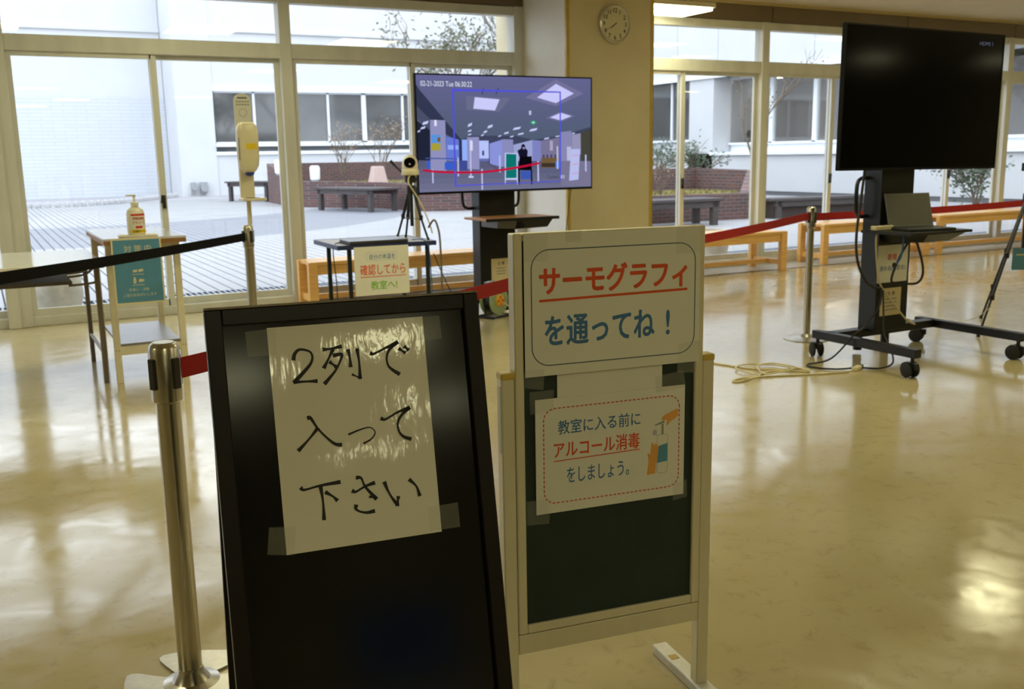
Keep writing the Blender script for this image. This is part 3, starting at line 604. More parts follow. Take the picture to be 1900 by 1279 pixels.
# --- chalkboard stand on two posts
WA = math.radians(-8.23); WC = Vector((1.2885, 1.9205, 0))
ALUW = M('cream_aluminium', (224, 216, 188), 0.42, 0.25, var=0.06, scale=10, stretch=(1, 1, 0.2))
ALUL = M('bright_aluminium', (214, 210, 200), 0.4, 0.4, var=0.08, scale=20)
CHALK = M('dark_green_chalkboard', (24, 44, 38), 0.6, var=0.2, scale=7, lo=(17, 34, 30))
wb = thing('chalkboard_stand', 'cream aluminium stand with dark green chalkboard, signs taped on it', 'sign stand', WC, WA)
for s in (-1, 1):
    B(s*0.263-0.0165, s*0.263+0.0165, -0.014, 0.02, 0.028, 0.90).build('post', ALUW, wb, bevel=0.003, seg=1)
    B(s*0.263-0.0175, s*0.263+0.0175, -0.016, 0.022, 0.895, 0.912).build('post_cap', M('yellow_post_cap', (206, 178, 84), 0.4), wb, bevel=0.004)
    f = MB(); f.box(s*0.263-0.022, s*0.263+0.022, -0.22, 0.22, 0, 0.03); ft = f.build('foot', ALUL, wb, bevel=0.004)
    B(s*0.263-0.015, s*0.263+0.010, 0.12, 0.145, 0.0301, 0.0308).build('sticker', M('yellow_sticker', (196, 164, 84), .6), ft)
x0, x1, z0, z1 = -0.246, 0.246, 0.262, 1.228; fw = 0.022
for a in ((x0, x0+fw, z0, z1), (x1-fw, x1, z0, z1), (x0+fw, x1-fw, z1-fw*.8, z1), (x0+fw, x1-fw, z0, z0+fw)):
    B(a[0], a[1], -0.016, 0.022, a[2], a[3]).build('board_frame', ALUW, wb, bevel=0.0025, seg=1)
B(x0+fw, x1-fw, -0.008, 0.012, z0+fw, z1-fw*.8).build('chalkboard', CHALK, wb)
B(x0, x1, -0.014, 0.016, 0.21, 0.259).build('bottom_rail', ALUW, wb, bevel=0.002, seg=1)
s1 = MB().box(-0.2805, -0.2797, -0.008, 0.012, 0.72, 0.88).build('serial_sticker', M('white_sticker', (220, 220, 214), .6), wb)
# middle blank sheet
pm = thing('blank_sheet', 'blank white sheet taped on chalkboard between the two signs', 'paper', WC, WA)
B(-0.14, 0.136, -0.0105, -0.0098, 0.80, 0.925).build('sheet', PAPER, pm)
# upper sign
p1 = thing('thermography_sign', 'upper white sign with bold orange and blue Japanese words, on chalkboard', 'sign', WC, WA)
B(-0.222, 0.231, -0.0185, -0.0170, 0.898, 1.226).build('sheet', PAPER, p1)
yb = -0.0187
flat(p1, 'border', ring(rrect(-0.206, 0.219, 0.921, 1.191, 0.045, 8), rrect(-0.2035, 0.2165, 0.9235, 1.1885, 0.0425, 8)), M('slate_ink', (72, 92, 104), .6), yb)
lettering(p1, 'サーモグラフィ', INK_ORANGE, (-0.184, 1.087, 0.194, 1.150), yb, 0.065)
flat(p1, 'underline', [[(-0.186, 1.0705), (0.197, 1.0755), (0.197, 1.0815), (-0.186, 1.0765)]], INK_ORANGE, yb)
lettering(p1, 'を通ってね', INK_BLUE, (-0.172, 0.968, 0.108, 1.036), yb, 0.05)
lettering(p1, '!', INK_BLUE, (0.141, 0.972, 0.1495, 1.030), yb, 0.03)
for q in ([(-.222, 1.226), (-.165, 1.228), (-.165, 1.165), (-.222, 1.165)], [(.165, 1.228), (.236, 1.226), (.236, 1.165), (.165, 1.165)], [(.175, .945), (.235, .95), (.222, .87), (.172, .875)], [(-.225, .915), (-.175, .915), (-.178, .865), (-.228, .875)], [(-.12, 1.232), (-.08, 1.232), (-.08, 1.205), (-.12, 1.205)]):
    flat(p1, 'tape', [q], TAPE, -0.0192)
# lower sign
p2 = thing('disinfection_sign', 'lower white sign with red dashed border and hand sanitizer drawing, on chalkboard', 'sign', WC, WA)
B(-0.197, 0.198, -0.0135, -0.0112, 0.560, 0.841).build('sheet', PAPER, p2); yb = -0.0138
pth = rrect(-0.178, 0.184, 0.583, 0.818, 0.03, 6); pin = rrect(-0.1755, 0.1815, 0.5855, 0.8155, 0.0275, 6)
pts = []
def dense(p):
    out = []
    n = len(p)
    for i in range(n):
        a = Vector(p[i]); b = Vector(p[(i+1) % n]); k = max(1, int((b-a).length/0.004))
        for j in range(k): out.append(tuple(a+(b-a)*j/k))
    return out
nn = len(pth); dash = []; acc = 0.0
for i in range(nn):
    a, b = Vector(pth[i]), Vector(pth[(i+1) % nn]); c, d = Vector(pin[i]), Vector(pin[(i+1) % nn]); ln = (b-a).length; t = 0.0
    while t < ln-1e-6:
        ph = acc % 0.0115; step = min((0.0075-ph) if ph < 0.0075 else (0.0115-ph), ln-t); step = max(step, 1e-4)
        if ph < 0.0075-1e-5:
            f0, f1 = t/ln, (t+step)/ln; dash.append([tuple(a+(b-a)*f0), tuple(a+(b-a)*f1), tuple(c+(d-c)*f1), tuple(c+(d-c)*f0)])
        t += step; acc += step
flat(p2, 'dashed_border', dash, INK_RED, yb)
lettering(p2, '教室に入る前に', INK_BLUE, (-0.140, 0.752, 0.076, 0.786), yb, 0.022)
lettering(p2, 'アルコール消毒', INK_ORANGE, (-0.151, 0.695, 0.074, 0.734), yb, 0.035)
flat(p2, 'underline', [[(-0.151, 0.686), (0.075, 0.690), (0.075, 0.6925), (-0.151, 0.6885)]], INK_ORANGE, yb)
lettering(p2, 'をしましょう。', INK_BLUE, (-0.118, 0.630, 0.046, 0.668), yb, 0.022)
# drawing: pump bottle with blue label, one hand pressing, one hand below
LINE = M('grey_line_ink', (150, 156, 140), .6)
bx0, bx1 = 0.122, 0.152
flat(p2, 'bottle_outline', ring(rrect(bx0, bx1, 0.622, 0.722, 0.010, 5), rrect(bx0+.001, bx1-.001, 0.623, 0.721, 0.009, 5)) + [[(0.134, 0.722), (0.140, 0.722), (0.140, 0.748), (0.134, 0.748)], [(0.116, 0.745), (0.142, 0.750), (0.142, 0.757), (0.116, 0.748)]], LINE, yb)
flat(p2, 'bottle_label', [[(0.123, 0.650), (0.151, 0.652), (0.151, 0.698), (0.127, 0.693)]], M('label_blue_ink', (86, 150, 180), .6), yb-.0002)
flat(p2, 'spray_marks', [[(0.115, 0.722), (0.1165, 0.722), (0.1165, 0.736), (0.115, 0.736)], [(0.119, 0.720), (0.1205, 0.720), (0.1205, 0.734), (0.119, 0.734)], [(0.111, 0.722), (0.1125, 0.722), (0.1135, 0.734), (0.112, 0.734)]], INK_BLUE, yb)
flat(p2, 'hand_drawing', [[(0.133, 0.760), (0.138, 0.768), (0.150, 0.773), (0.172, 0.781), (0.180, 0.783), (0.180, 0.765), (0.170, 0.757), (0.158, 0.752), (0.150, 0.742), (0.147, 0.745), (0.150, 0.757), (0.138, 0.757)],
     [(0.095, 0.622), (0.118, 0.624), (0.120, 0.650), (0.130, 0.672), (0.129, 0.690), (0.124, 0.694), (0.118, 0.702), (0.115, 0.696), (0.108, 0.706), (0.106, 0.692), (0.104, 0.672), (0.099, 0.678), (0.096, 0.676), (0.100, 0.658)]], INK_TAN, yb-.0001)
for q in ([(-.212, .862), (-.150, .862), (-.152, .812), (-.210, .808)], [(.115, .868), (.192, .878), (.200, .835), (.118, .828)], [(-.222, .598), (-.160, .596), (-.165, .535), (-.222, .538)], [(.168, .590), (.206, .598), (.208, .552), (.168, .546)]):
    flat(p2, 'tape', [q], TAPE, -0.0145)
# ================================================================== stanchions and belts
def stanchion(label, loc, h, r=0.031, rc=0.039, base='disc', belt=None, belt_mat=None, rz=0.0):
    t = thing('belt_stanchion', label, 'stanchion', loc, rz, 'belt stanchions')
    MB().lathe([(r, 0.01), (r, h-0.14)], 28).build('pole', STEEL, t, smooth=True)
    MB().lathe([(r, h-0.155), (rc, h-0.148), (rc, h-0.012), (rc-0.006, h-0.002), (rc-0.008, h)], 28).build('cassette', STEEL, t, smooth=True)
    MB().lathe([(rc-0.010, h), (rc-0.012, h+0.003), (0.004, h+0.003)], 20).build('top_cap', M('pale_top_cap', (196, 192, 180), .3, .6), t)
    for k in range(4):
        a = k*PI/2+0.35; m = MB(); m.x = Matrix.Rotation(a, 4, 'Z'); m.box(-0.010, 0.010, -rc-0.007, -rc+0.006, h-0.115, h-0.035); m.build('belt_clip', M('dark_grey_clip', (62, 60, 56), .4, .4), t, bevel=0.002, seg=1)
    if base == 'petal':
        pts = []; ga = math.atan2(0.144, -0.111)-rz
        for k in range(3):        # three broad petals parted by narrow slots
            c0 = ga+k*2*PI/3
            for f in (0.0,): pts.append((0.052*math.cos(c0), 0.052*math.sin(c0)))
            for q, rr in ((0.16, 0.07), (0.19, 0.12), (0.17, 0.165), (0.20, 0.182), (0.27, 0.19)): pts.append((rr*math.cos(c0+q), rr*math.sin(c0+q)))
            for j in range(1, 14):
                aa = c0+0.27+(2*PI/3-0.27-0.42)*j/13; rr = 0.19-0.022*math.sin(PI*j/13); pts.append((rr*math.cos(aa), rr*math.sin(aa)))
            for q, rr in ((0.34, 0.182), (0.30, 0.165), (0.26, 0.12), (0.20, 0.07)): pts.append((rr*math.cos(c0+2*PI/3-q), rr*math.sin(c0+2*PI/3-q)))
        MB().slab(pts, 0.0, 0.007).build('base_plate', PLATE, t)
        MB().lathe([(0.075, 0.007), (0.05, 0.014), (0.036, 0.035), (0.032, 0.05)], 28).build('collar', STEEL, t, smooth=True)
    else:
        MB().lathe([(0.165, 0), (0.165, 0.006), (0.10, 0.016), (0.05, 0.022), (0.034, 0.04)], 40).build('base_plate', PLATE, t, smooth=True)
    if belt is not None:
        a0 = Vector((0, 0, h-0.075)); b0 = Vector(belt) - Vector(loc); b0 = Vector((b0.x*math.cos(-rz)-b0.y*math.sin(-rz), b0.x*math.sin(-rz)+b0.y*math.cos(-rz), b0.z))
        d = (b0-a0); dh = Vector((d.x, d.y, 0)).normalized(); a = a0+dh*(rc+0.006); b = b0-dh*(rc+0.006); hw = 0.0275; nx = Vector((-dh.y, dh.x, 0))*0.0012
        m = MB(); k = 16; vs = []
        for i in range(k+1):
            p = a+(b-a)*i/k; p.z -= 0.012*math.sin(PI*i/k)
            vs += [p-nx+Vector((0, 0, -hw)), p+nx+Vector((0, 0, -hw)), p+nx+Vector((0, 0, hw)), p-nx+Vector((0, 0, hw))]
        fs = []
        for i in range(k):
            for j in range(4): fs.append((4*i+j, 4*i+(j+1) % 4, 4*i+4+(j+1) % 4, 4*i+4+j))
        fs += [(3, 2, 1, 0), tuple(4*k+j for j in range(4))]
        m._add(vs, fs).build('belt', belt_mat, t, label='red belt' if belt_mat is RED else 'black belt')
    return t
SN = G(356, 1267); SR = G(1496, 629); SBk = Vector((1.634, 6.93, 0))
SM = G(1150, 464, 0.90); SM.z = 0
SE = G(1960, 372, 0.93); SE.z = 0
SL = Vector((-0.62, 4.02, 0))
stanchion('steel belt stanchion with petal shaped base, left of the black sign stand', SN, 0.945, base='petal', belt=(SM.x, SM.y, 0.885), belt_mat=RED, rz=0.2)
stanchion('steel belt stanchion hidden behind the chalkboard stand', SM, 0.955, r=0.026, rc=0.034, belt=(SR.x, SR.y, 0.925), belt_mat=RED)
stanchion('steel belt stanchion on open floor beside the dark television cart', SR, 0.99, r=0.026, rc=0.034, belt=(SE.x, SE.y, 0.93), belt_mat=RED)
stanchion('steel belt stanchion in front of sanitizer dispenser, holding the black belt', SBk, 0.955, r=0.031, rc=0.038, belt=(SL.x, SL.y, 0.93), belt_mat=DBELT)
stanchion('steel belt stanchion at the left end of the black belt', SL, 0.955, r=0.031, rc=0.038)
stanchion('steel belt stanchion at the right end of the red belt', SE, 0.99, r=0.026, rc=0.034)
# ================================================================== left tables
GREYL = M('grey_steel_leg', (128, 116, 100), 0.45, 0.3)
TOPW = M('white_table_top', (232, 230, 224), 0.12, var=0.02, spec=0.6)
ft = thing('folding_table', 'long white folding table at the left behind the black belt', 'table', (-0.25, 7.06, 0))
B(-1.0, 0.895, -0.56, 0.56, 0.765, 0.80).build('table_top', TOPW, ft, bevel=0.005)
B(-0.9, 0.72, -0.36, 0.36, 0.655, 0.675).build('under_shelf', M('grey_brown_shelf', (96, 88, 78), .5), ft)
for sx in (-0.92, 0.868):
    for sy in (-0.33, 0.47): MB().tube([(sx, sy, 0.0), (sx, sy, 0.765)], 0.016, 10).build('leg', GREYL, ft, smooth=True)
    MB().tube([(sx, -0.33, 0.2), (sx, 0.47, 0.2)], 0.012, 8).build('crossbar', GREYL, ft)
for sy in (-0.33, 0.40): MB().tube(smooth_path([(0.70, sy, 0.70), (0.80, sy, 0.71), (0.855, sy, 0.745), (0.866, sy, 0.69), (0.85, sy, 0.655), (0.70, sy, 0.645)], 5), 0.008, 6).build('shelf_bracket', GREYL, ft)
# small tall table with sanitizer
tt = thing('shelf_table', 'small white table with wood edge and lower shelf, carrying sanitizer bottle', 'table', (0.90, 7.08, 0))
WE = M('wood_edge', (150, 108, 62), 0.5, var=0.12, stretch=(1, 10, 10))
B(-0.245, 0.245, -0.56, 0.52, 0.925, 0.938).build('table_top', M('pale_grey_laminate', (206, 206, 210), 0.12, var=0.03, spec=.6), tt)
B(-0.245, 0.245, -0.56, 0.52, 0.898, 0.925).build('wood_edge', WE, tt)
for sx in (-1, 1):
    for yy in (-0.40, 0.46): B(sx*0.205-0.02, sx*0.205+0.02, yy-0.02, yy+0.02, 0, 0.898).build('leg', WHITEP, tt, bevel=0.002, seg=1)
for yy in (-0.415, 0.475): B(-0.185, 0.185, yy, yy+0.02, 0.82, 0.895).build('apron', WHITEP, tt)
B(-0.19, 0.19, -0.40, 0.46, 0.235, 0.252).build('lower_shelf', M('grey_shelf_board', (134, 130, 132), 0.35, var=0.08), tt)
B(-0.19, 0.19, -0.415, -0.40, 0.18, 0.235).build('shelf_rail', WHITEP, tt)
for sx in (-1, 1):
    for dx in (-0.008, 0.008):
        MB().lathe([(0.0035, 0), (0.003, 0.003)], 8, (0, 0, 0), 'y').build('screw', BLACK, tt).location = (sx*0.205+dx, -0.4235, 0.215)
# tray cloth and bottle
ty = 6.66; 
cl = MB().slab([(x+random.uniform(-.006, .006), y) for x, y in rrect(-0.115, 0.115, -0.07, 0.07, 0.02, 3)], 0, 0.010).build('folded_cloth', M('cream_cloth', (216, 206, 184), 0.9, var=0.08, bump=.1), bevel=0.004); cl.location = (0.875, ty-0.005, 0.938)
tag(cl, 'folded cream cloth under the sanitizer bottle', 'cloth')
bt = thing('sanitizer_bottle', 'white pump bottle with red print and yellow strip on small table', 'bottle', (0.872, ty, 0.948), 0.35)
bt.scale = (1.16, 1.16, 1.14)
PLW = M('white_plastic_bottle', (226, 222, 206), 0.35, var=0.03)
MB().lathe([(0.045, 0), (0.05, 0.008), (0.05, 0.115), (0.044, 0.138), (0.02, 0.155), (0.018, 0.16)], 24, (0, 0, 0), 'z', 1.0, 0.72).build('body', PLW, bt, smooth=True)
MB().lathe([(0.021, 0.158), (0.021, 0.178), (0.007, 0.182), (0.006, 0.208), (0.011, 0.21), (0.011, 0.218)], 16).box(-0.045, 0.006, -0.006, 0.006, 0.212, 0.221).build('pump', PLW, bt, smooth=True)
def on_round(parent, name, z0, z1, mat, a0=-1.0, a1=1.0, r=0.0505, sy=0.72):
    m = MB(); n = 10
    for i in range(n):
        t0 = -PI/2+a0+(a1-a0)*i/n; t1 = -PI/2+a0+(a1-a0)*(i+1)/n
        m.poly([(r*math.cos(t0), r*sy*math.sin(t0), z0), (r*math.cos(t1), r*sy*math.sin(t1), z0), (r*math.cos(t1), r*sy*math.sin(t1), z1), (r*math.cos(t0), r*sy*math.sin(t0), z1)])
    return m.build(name, mat, parent)
on_round(bt, 'yellow_strip', 0.010, 0.030, M('yellow_print', (240, 206, 30), .5)); on_round(bt, 'red_band', 0.105, 0.116, INK_RED, -.9, .9); on_round(bt, 'red_box', 0.036, 0.050, INK_RED, -.45, .35)
def wrap(o, r=0.051, sy=0.72):
    for v in o.data.vertices:
        a = v.co.x/r; v.co.x = r*math.sin(a); v.co.y = -r*sy*math.cos(a)
wrap(lettering(bt, '手指消毒用', INK_RED, (-0.036, 0.083, 0.036, 0.099), 0, .03)); wrap(lettering(bt, 'アルコール', INK_RED, (-0.036, 0.060, 0.036, 0.076), 0, .03)); wrap(lettering(bt, '玄関ホール', INK_BLACK, (-0.038, 0.013, 0.040, 0.027), 0, .03), 0.0513)
# teal poster
TEAL = M('teal_poster_print', (84, 142, 176), 0.55, var=0.04)
ps = thing('hygiene_poster', 'teal hygiene poster with cream border hanging from the small table', 'poster', (0.842, 6.515, 0.525))
B(-0.148, 0.148, 0, 0.0015, 0, 0.414).build('sheet', M('cream_border_paper', (222, 212, 176), .6, var=.02), ps); flat(ps, 'teal_field', [[(-0.138, .012), (.138, .012), (.138, .402), (-.138, .402)]], TEAL, -.0004)
lettering(ps, '対 策 中', INK_CREAM, (-0.075, 0.325, 0.085, 0.368), -.0008, .0)
lettering(ps, '手洗い・消毒', INK_CREAM, (-0.065, 0.082, 0.055, 0.100), -.0008); lettering(ps, 'ご協力おねがいします', INK_CREAM, (-0.10, 0.048, 0.098, 0.068), -.0008)
flat(ps, 'icon_lines', [[(-.04, .185), (.03, .185), (.03, .188), (-.04, .188)], [(-.04, .118), (.03, .118), (.03, .121), (-.04, .121)], [(-.035, .20), (-.01, .20), (-.005, .215), (-.03, .215)], [(0, .20), (.03, .205), (.025, .22), (0, .215)], [(-.034, .13), (-.018, .13), (-.018, .16), (-.023, .165), (-.023, .172), (-.029, .172), (-.029, .165), (-.034, .16)], [(0, .135), (.03, .142), (.03, .152), (.005, .158), (-.004, .148)]], INK_CREAM, -.0008)
# ================================================================== sanitizer dispenser on a pole
ds = thing('sanitizer_dispenser', 'cream automatic hand sanitizer dispenser on a slim pole', 'dispenser', (1.79, 7.5, 0))
DC = M('dispenser_cream', (226, 216, 186), 0.3, var=0.02); DW = M('dispenser_white_plate', (222, 220, 212), 0.45, var=0.02)
MB().lathe([(0.15, 0), (0.15, 0.01), (0.02, 0.02)], 32).build('base_plate', DC, ds, smooth=True)
MB().tube([(0, 0, 0.015), (0, 0, 1.13)], 0.017, 14).build('pole', DC, ds, smooth=True)
o = MB().prism(rrect(-0.062, 0.062, 1.40, 1.882, 0.058, 8), -0.006, 0.006).build('back_plate', DW, ds)
B(-0.055, 0.052, -0.006, 0.03, 1.12, 1.42).build('neck', DC, ds, bevel=0.01)
body = MB()
prof = [(1.305, .030, .035), (1.325, .052, .06), (1.36, .072, .085), (1.42, .079, .10), (1.60, .079, .10), (1.645, .072, .092), (1.668, .055, .07), (1.675, .035, .045)]
vs = []; fs = []; n = 20
for z, hx, dy in prof:
    for k in range(n):
        a = 2*PI*k/n; cx, sy_ = math.cos(a), math.sin(a); ex = abs(cx)**.6*(1 if cx >= 0 else -1); ey = abs(sy_)**.6*(1 if sy_ >= 0 else -1)
        vs.append((ex*hx+0.006, ey*dy*0.5-0.055, z))
for i in range(len(prof)-1):
    for k in range(n): fs.append((i*n+k, i*n+(k+1) % n, (i+1)*n+(k+1) % n, (i+1)*n+k))
fs += [tuple(range(n-1, -1, -1)), tuple((len(prof)-1)*n+k for k in range(n))]
body._add(vs, fs).build('cover', DC, ds, smooth=True)
MB().lathe([(0.012, 1.283), (0.03, 1.293), (0.036, 1.312)], 16, (0.008, -0.06, 0)).build('nozzle', M('blue_nozzle', (44, 62, 150), .35), ds, smooth=True)
t_ = MB().slab(rrect(-0.075, 0.10, -0.17, 0.01, 0.03, 5), 1.105, 1.125).build('drip_tray', DC, ds, bevel=0.004); B(-0.03, 0.055, -0.14, -0.05, 1.1252, 1.127).build('drip_pad', BLACK, t_)
flat(ds, 'yellow_sticker', [[(-0.018, 1.478), (0.062, 1.478), (0.062, 1.522), (-0.018, 1.522)]], M('yellow_print', (240, 206, 30)), -0.1065)
flat(ds, 'side_window', [[(-0.07, 1.40), (-0.066, 1.40), (-0.066, 1.56), (-0.07, 1.56)]], BLACK, -0.105)
GREYI = M('grey_ink', (140, 142, 146), .6)
flat(ds, 'plate_print', [[(-.035, 1.845), (.035, 1.845), (.035, 1.855), (-.035, 1.855)]], M('navy_ink', (60, 60, 90), .6), -.0065)
flat(ds, 'plate_small_print', [[(-.045+.02*i, z), (-.031+.02*i, z), (-.031+.02*i, z+.010), (-.045+.02*i, z+.010)] for z in (1.818, 1.797) for i in range(5)] + ring([(0.03*math.cos(k*.3927)-0.0, 1.745+.03*math.sin(k*.3927)) for k in range(16)], [(0.027*math.cos(k*.3927), 1.745+.027*math.sin(k*.3927)) for k in range(16)]), GREYI, -.0065)
# ================================================================== desk, tripod camera
DKG = M('dark_green_black_leg', (38, 44, 44), 0.4, 0.3)
dk = thing('school_desk', 'school desk with blue edge carrying tripod camera and closed laptop', 'desk', (2.80, 7.40, 0), math.radians(-2))
B(-0.45, 0.31, -0.33, 0.33, 0.742, 0.760).build('desk_top', M('brown_grey_desk_top', (140, 126, 108), 0.4, var=0.08), dk, bevel=0.004)
m = MB(); m.box(-0.462, 0.322, -0.345, -0.33, 0.728, 0.762); m.box(-0.462, 0.322, 0.33, 0.345, 0.728, 0.762); m.box(-0.465, -0.45, -0.33, 0.33, 0.728, 0.762); m.box(0.31, 0.325, -0.33, 0.33, 0.728, 0.762)
m.build('blue_edge', M('navy_blue_edge', (36, 46, 92), 0.4), dk)
for x, y in ((-0.36, -0.28), (-0.36, 0.28), (0.27, -0.28), (0.27, 0.28)): MB().tube([(x, y, 0), (x, y, 0.742)], 0.018, 12).build('leg', DKG, dk, smooth=True)
for x in (-0.36, 0.27): MB().tube([(x, -0.28, 0.12), (x, 0.28, 0.12)], 0.013, 8).build('crossbar', DKG, dk)
lp = thing('closed_laptop', 'closed black laptop lying on the school desk above the hanging sign', 'laptop', (2.66, 7.20, 0.762), math.radians(-3))
B(-0.235, 0.225, -0.14, 0.15, 0.0, 0.016).build('base', BLACK, lp, bevel=0.004); B(-0.235, 0.225, -0.14, 0.15, 0.017, 0.026).build('lid', M('dark_grey_lid', (52, 52, 56), 0.3), lp, bevel=0.003)
sg = thing('check_temperature_sign', 'white paper sign with blue, orange and green words hanging from desk', 'sign', (2.655, 7.045, 0.375), math.radians(-3))
B(-0.215, 0.215, 0.0, 0.0015, 0.0, 0.37).build('sheet', PAPER, sg)
flat(sg, 'word_box', ring(rrect(-0.12, 0.12, 0.262, 0.325, 0.015, 4), rrect(-0.117, 0.117, 0.265, 0.322, 0.013, 4)), M('pale_box_ink', (190, 196, 190), .6), -.0004)
lettering(sg, '自分の体温を', INK_BLUE, (-0.095, 0.272, 0.105, 0.312), -.0006, .02); lettering(sg, '確認してから', INK_ORANGE, (-0.172, 0.155, 0.185, 0.235), -.0006, .03)
flat(sg, 'underline', [[(-.172, .138), (.19, .138), (.19, .144), (-.172, .144)]], INK_ORANGE, -.0006); lettering(sg, '教室へ!', INK_GREEN, (-0.092, 0.042, 0.115, 0.108), -.0006, .03)
# tripod on the desk
TC = Vector((3.035, 7.34, 0.762))
tp = thing('camera_tripod', 'black camera tripod standing on the school desk', 'tripod', TC)
apex = Vector((0, 0, 0.40))
for f in (G(738, 438, 0.762)-TC, Vector((0.062, -0.17, 0)), Vector((0.02, 0.19, 0))):
    f.z = 0; d = f.normalized(); mid = apex*0.42+f*0.58
    lg = MB().tube([apex+d*0.025, mid], 0.013, 8).tube([mid, f], 0.009, 8).build('leg', BLACK, tp, smooth=True); MB().lathe([(0.016, -0.02), (0.016, 0.02)], 10, tuple(mid)).build('leg_lock', BLACK, lg); MB().lathe([(0.012, 0), (0.010, 0.015)], 8, tuple(f)).build('rubber_foot', RUBBER, lg)
    MB().tube([(0, 0, 0.16), tuple(apex*0.40+f*0.60)], 0.003, 5).build('brace', GREYL, tp)
MB().tube([(0, 0, 0.10), (0, 0, 0.47)], 0.014, 10).build('centre_column', BLACK, tp, smooth=True)
MB().lathe([(0.035, 0.36), (0.035, 0.42)], 14).build('spider', BLACK, tp); MB().box(-0.032, 0.032, -0.03, 0.03, 0.44, 0.50).lathe([(0.02, -0.045), (0.02, 0.045)], 12, (0, 0, 0.465), 'x').build('head', BLACK, tp, bevel=0.003, seg=1)
MB().tube([(-0.02, 0.0, 0.48), (-0.10, 0.03, 0.56), (-0.145, 0.05, 0.615)], [0.007, 0.007, 0.013], 8).build('pan_handle', BLACK, tp)
dc = thing('dome_camera', 'small cream dome camera with black lens on the tripod', 'camera', TC+Vector((0, 0, 0.50)), math.radians(-24))
dc.scale = (1.28, 1.28, 1.15)
MB().lathe([(0.052, 0), (0.056, 0.008), (0.054, 0.035), (0.05, 0.042)], 24).build('base', DC, dc, smooth=True)
MB().lathe([(0.05, 0.04), (0.05, 0.07), (0.046, 0.10), (0.033, 0.125), (0.012, 0.137), (0.002, 0.138)], 24).build('dome', DC, dc, smooth=True)
MB().lathe([(0.036, -0.052), (0.036, -0.030)], 20, (0, 0, 0.085), 'y').build('lens_face', GLOSSB, dc); MB().lathe([(0.006, -0.054), (0.006, -0.05)], 10, (0, 0, 0.075), 'y').build('lens', M('lens_white', (220, 220, 230), .2), dc)
def cable(label, pts, r, mat, name='cable', n=6, cat='cable'):
    o = MB().tube(smooth_path(pts, n), r, 7).build(name, mat, smooth=True); return tag(o, label, cat)
cc = TC
cable('cream cable looping from the dome camera down past the desk', [cc+Vector((-.02, -.04, .50)), cc+Vector((-.045, -.07, .44)), cc+Vector((0.03, -.10, .30)), cc+Vector((.075, -.16, .14)), cc+Vector((.09, -.19, .05))], 0.006, CREAMC)
cable('dark cable bundle hanging at the right end of the school desk', [(3.09, 7.14, .86), (3.10, 7.06, .92), (3.12, 7.04, .88), (3.14, 7.04, .76), (3.15, 7.05, .45), (3.16, 7.06, .012)], 0.008, GREYL)
cable('thin blue cable draped over the front of the school desk', [(2.93, 7.10, .775), (3.0, 7.03, .772), (3.035, 7.02, .70), (3.05, 7.02, .40), (3.06, 7.04, .012)], 0.004, BLUEC)
cable('thin black cable hanging at the left leg of the school desk', [(2.42, 7.26, .772), (2.33, 7.20, .74), (2.325, 7.15, .5), (2.33, 7.1, .2), (2.45, 7.02, .012)], 0.004, BLKC)
cable('thin black cable running from desk to floor under the television', [(3.10, 7.08, .66), (3.18, 7.06, .45), (3.3, 7.06, .2), (3.36, 7.08, .012)], 0.004, BLKC)
# ================================================================== pine benches
def bench(label, x0, x1, y0, y1, h=0.46):
    t = thing('pine_bench', label, 'bench', ((x0+x1)/2, (y0+y1)/2, 0), 0, 'pine benches along the windows'); L = (x1-x0)/2; D = (y1-y0)/2
    for k in range(2): B(-L+0.02, L-0.02, -D+k*D+0.002, -D+(k+1)*D-0.002, h-0.035, h).build('seat_board', PINE, t, bevel=0.006)
    for s in (-1, 1): B(-L+0.07, L-0.07, s*(D-0.035)-0.014, s*(D-0.035)+0.014, h-0.125, h-0.035).build('apron', PINE, t)
    for sx in (-1, 1):
        for sy in (-1, 1): B(sx*(L-0.045)-0.045, sx*(L-0.045)+0.045, sy*(D-0.03)-0.03, sy*(D-0.03)+0.03, 0, h-0.004).build('leg', PINE, t, bevel=0.006)
        B(sx*(L-0.045)-0.02, sx*(L-0.045)+0.02, -D+0.06, D-0.06, 0.07, 0.13).build('end_rail', PINE, t)
    B(-L+0.06, L-0.06, -0.02, 0.02, 0.075, 0.125).build('stretcher', PINE, t, bevel=0.004)
bench('pine bench by the window behind the school desk', 2.66, 4.75, 8.99, 9.38, 0.45)
bench('pine bench right of the pillar, behind the chalkboard stand', 6.45, 8.42, 8.78, 9.36, 0.47)
bench('pine bench in the middle, behind the steel stanchion', 9.18, 11.12, 8.95, 9.40, 0.50)
bench('pine bench farthest right, under the red belt', 11.28, 13.75, 8.95, 9.40, 0.52)
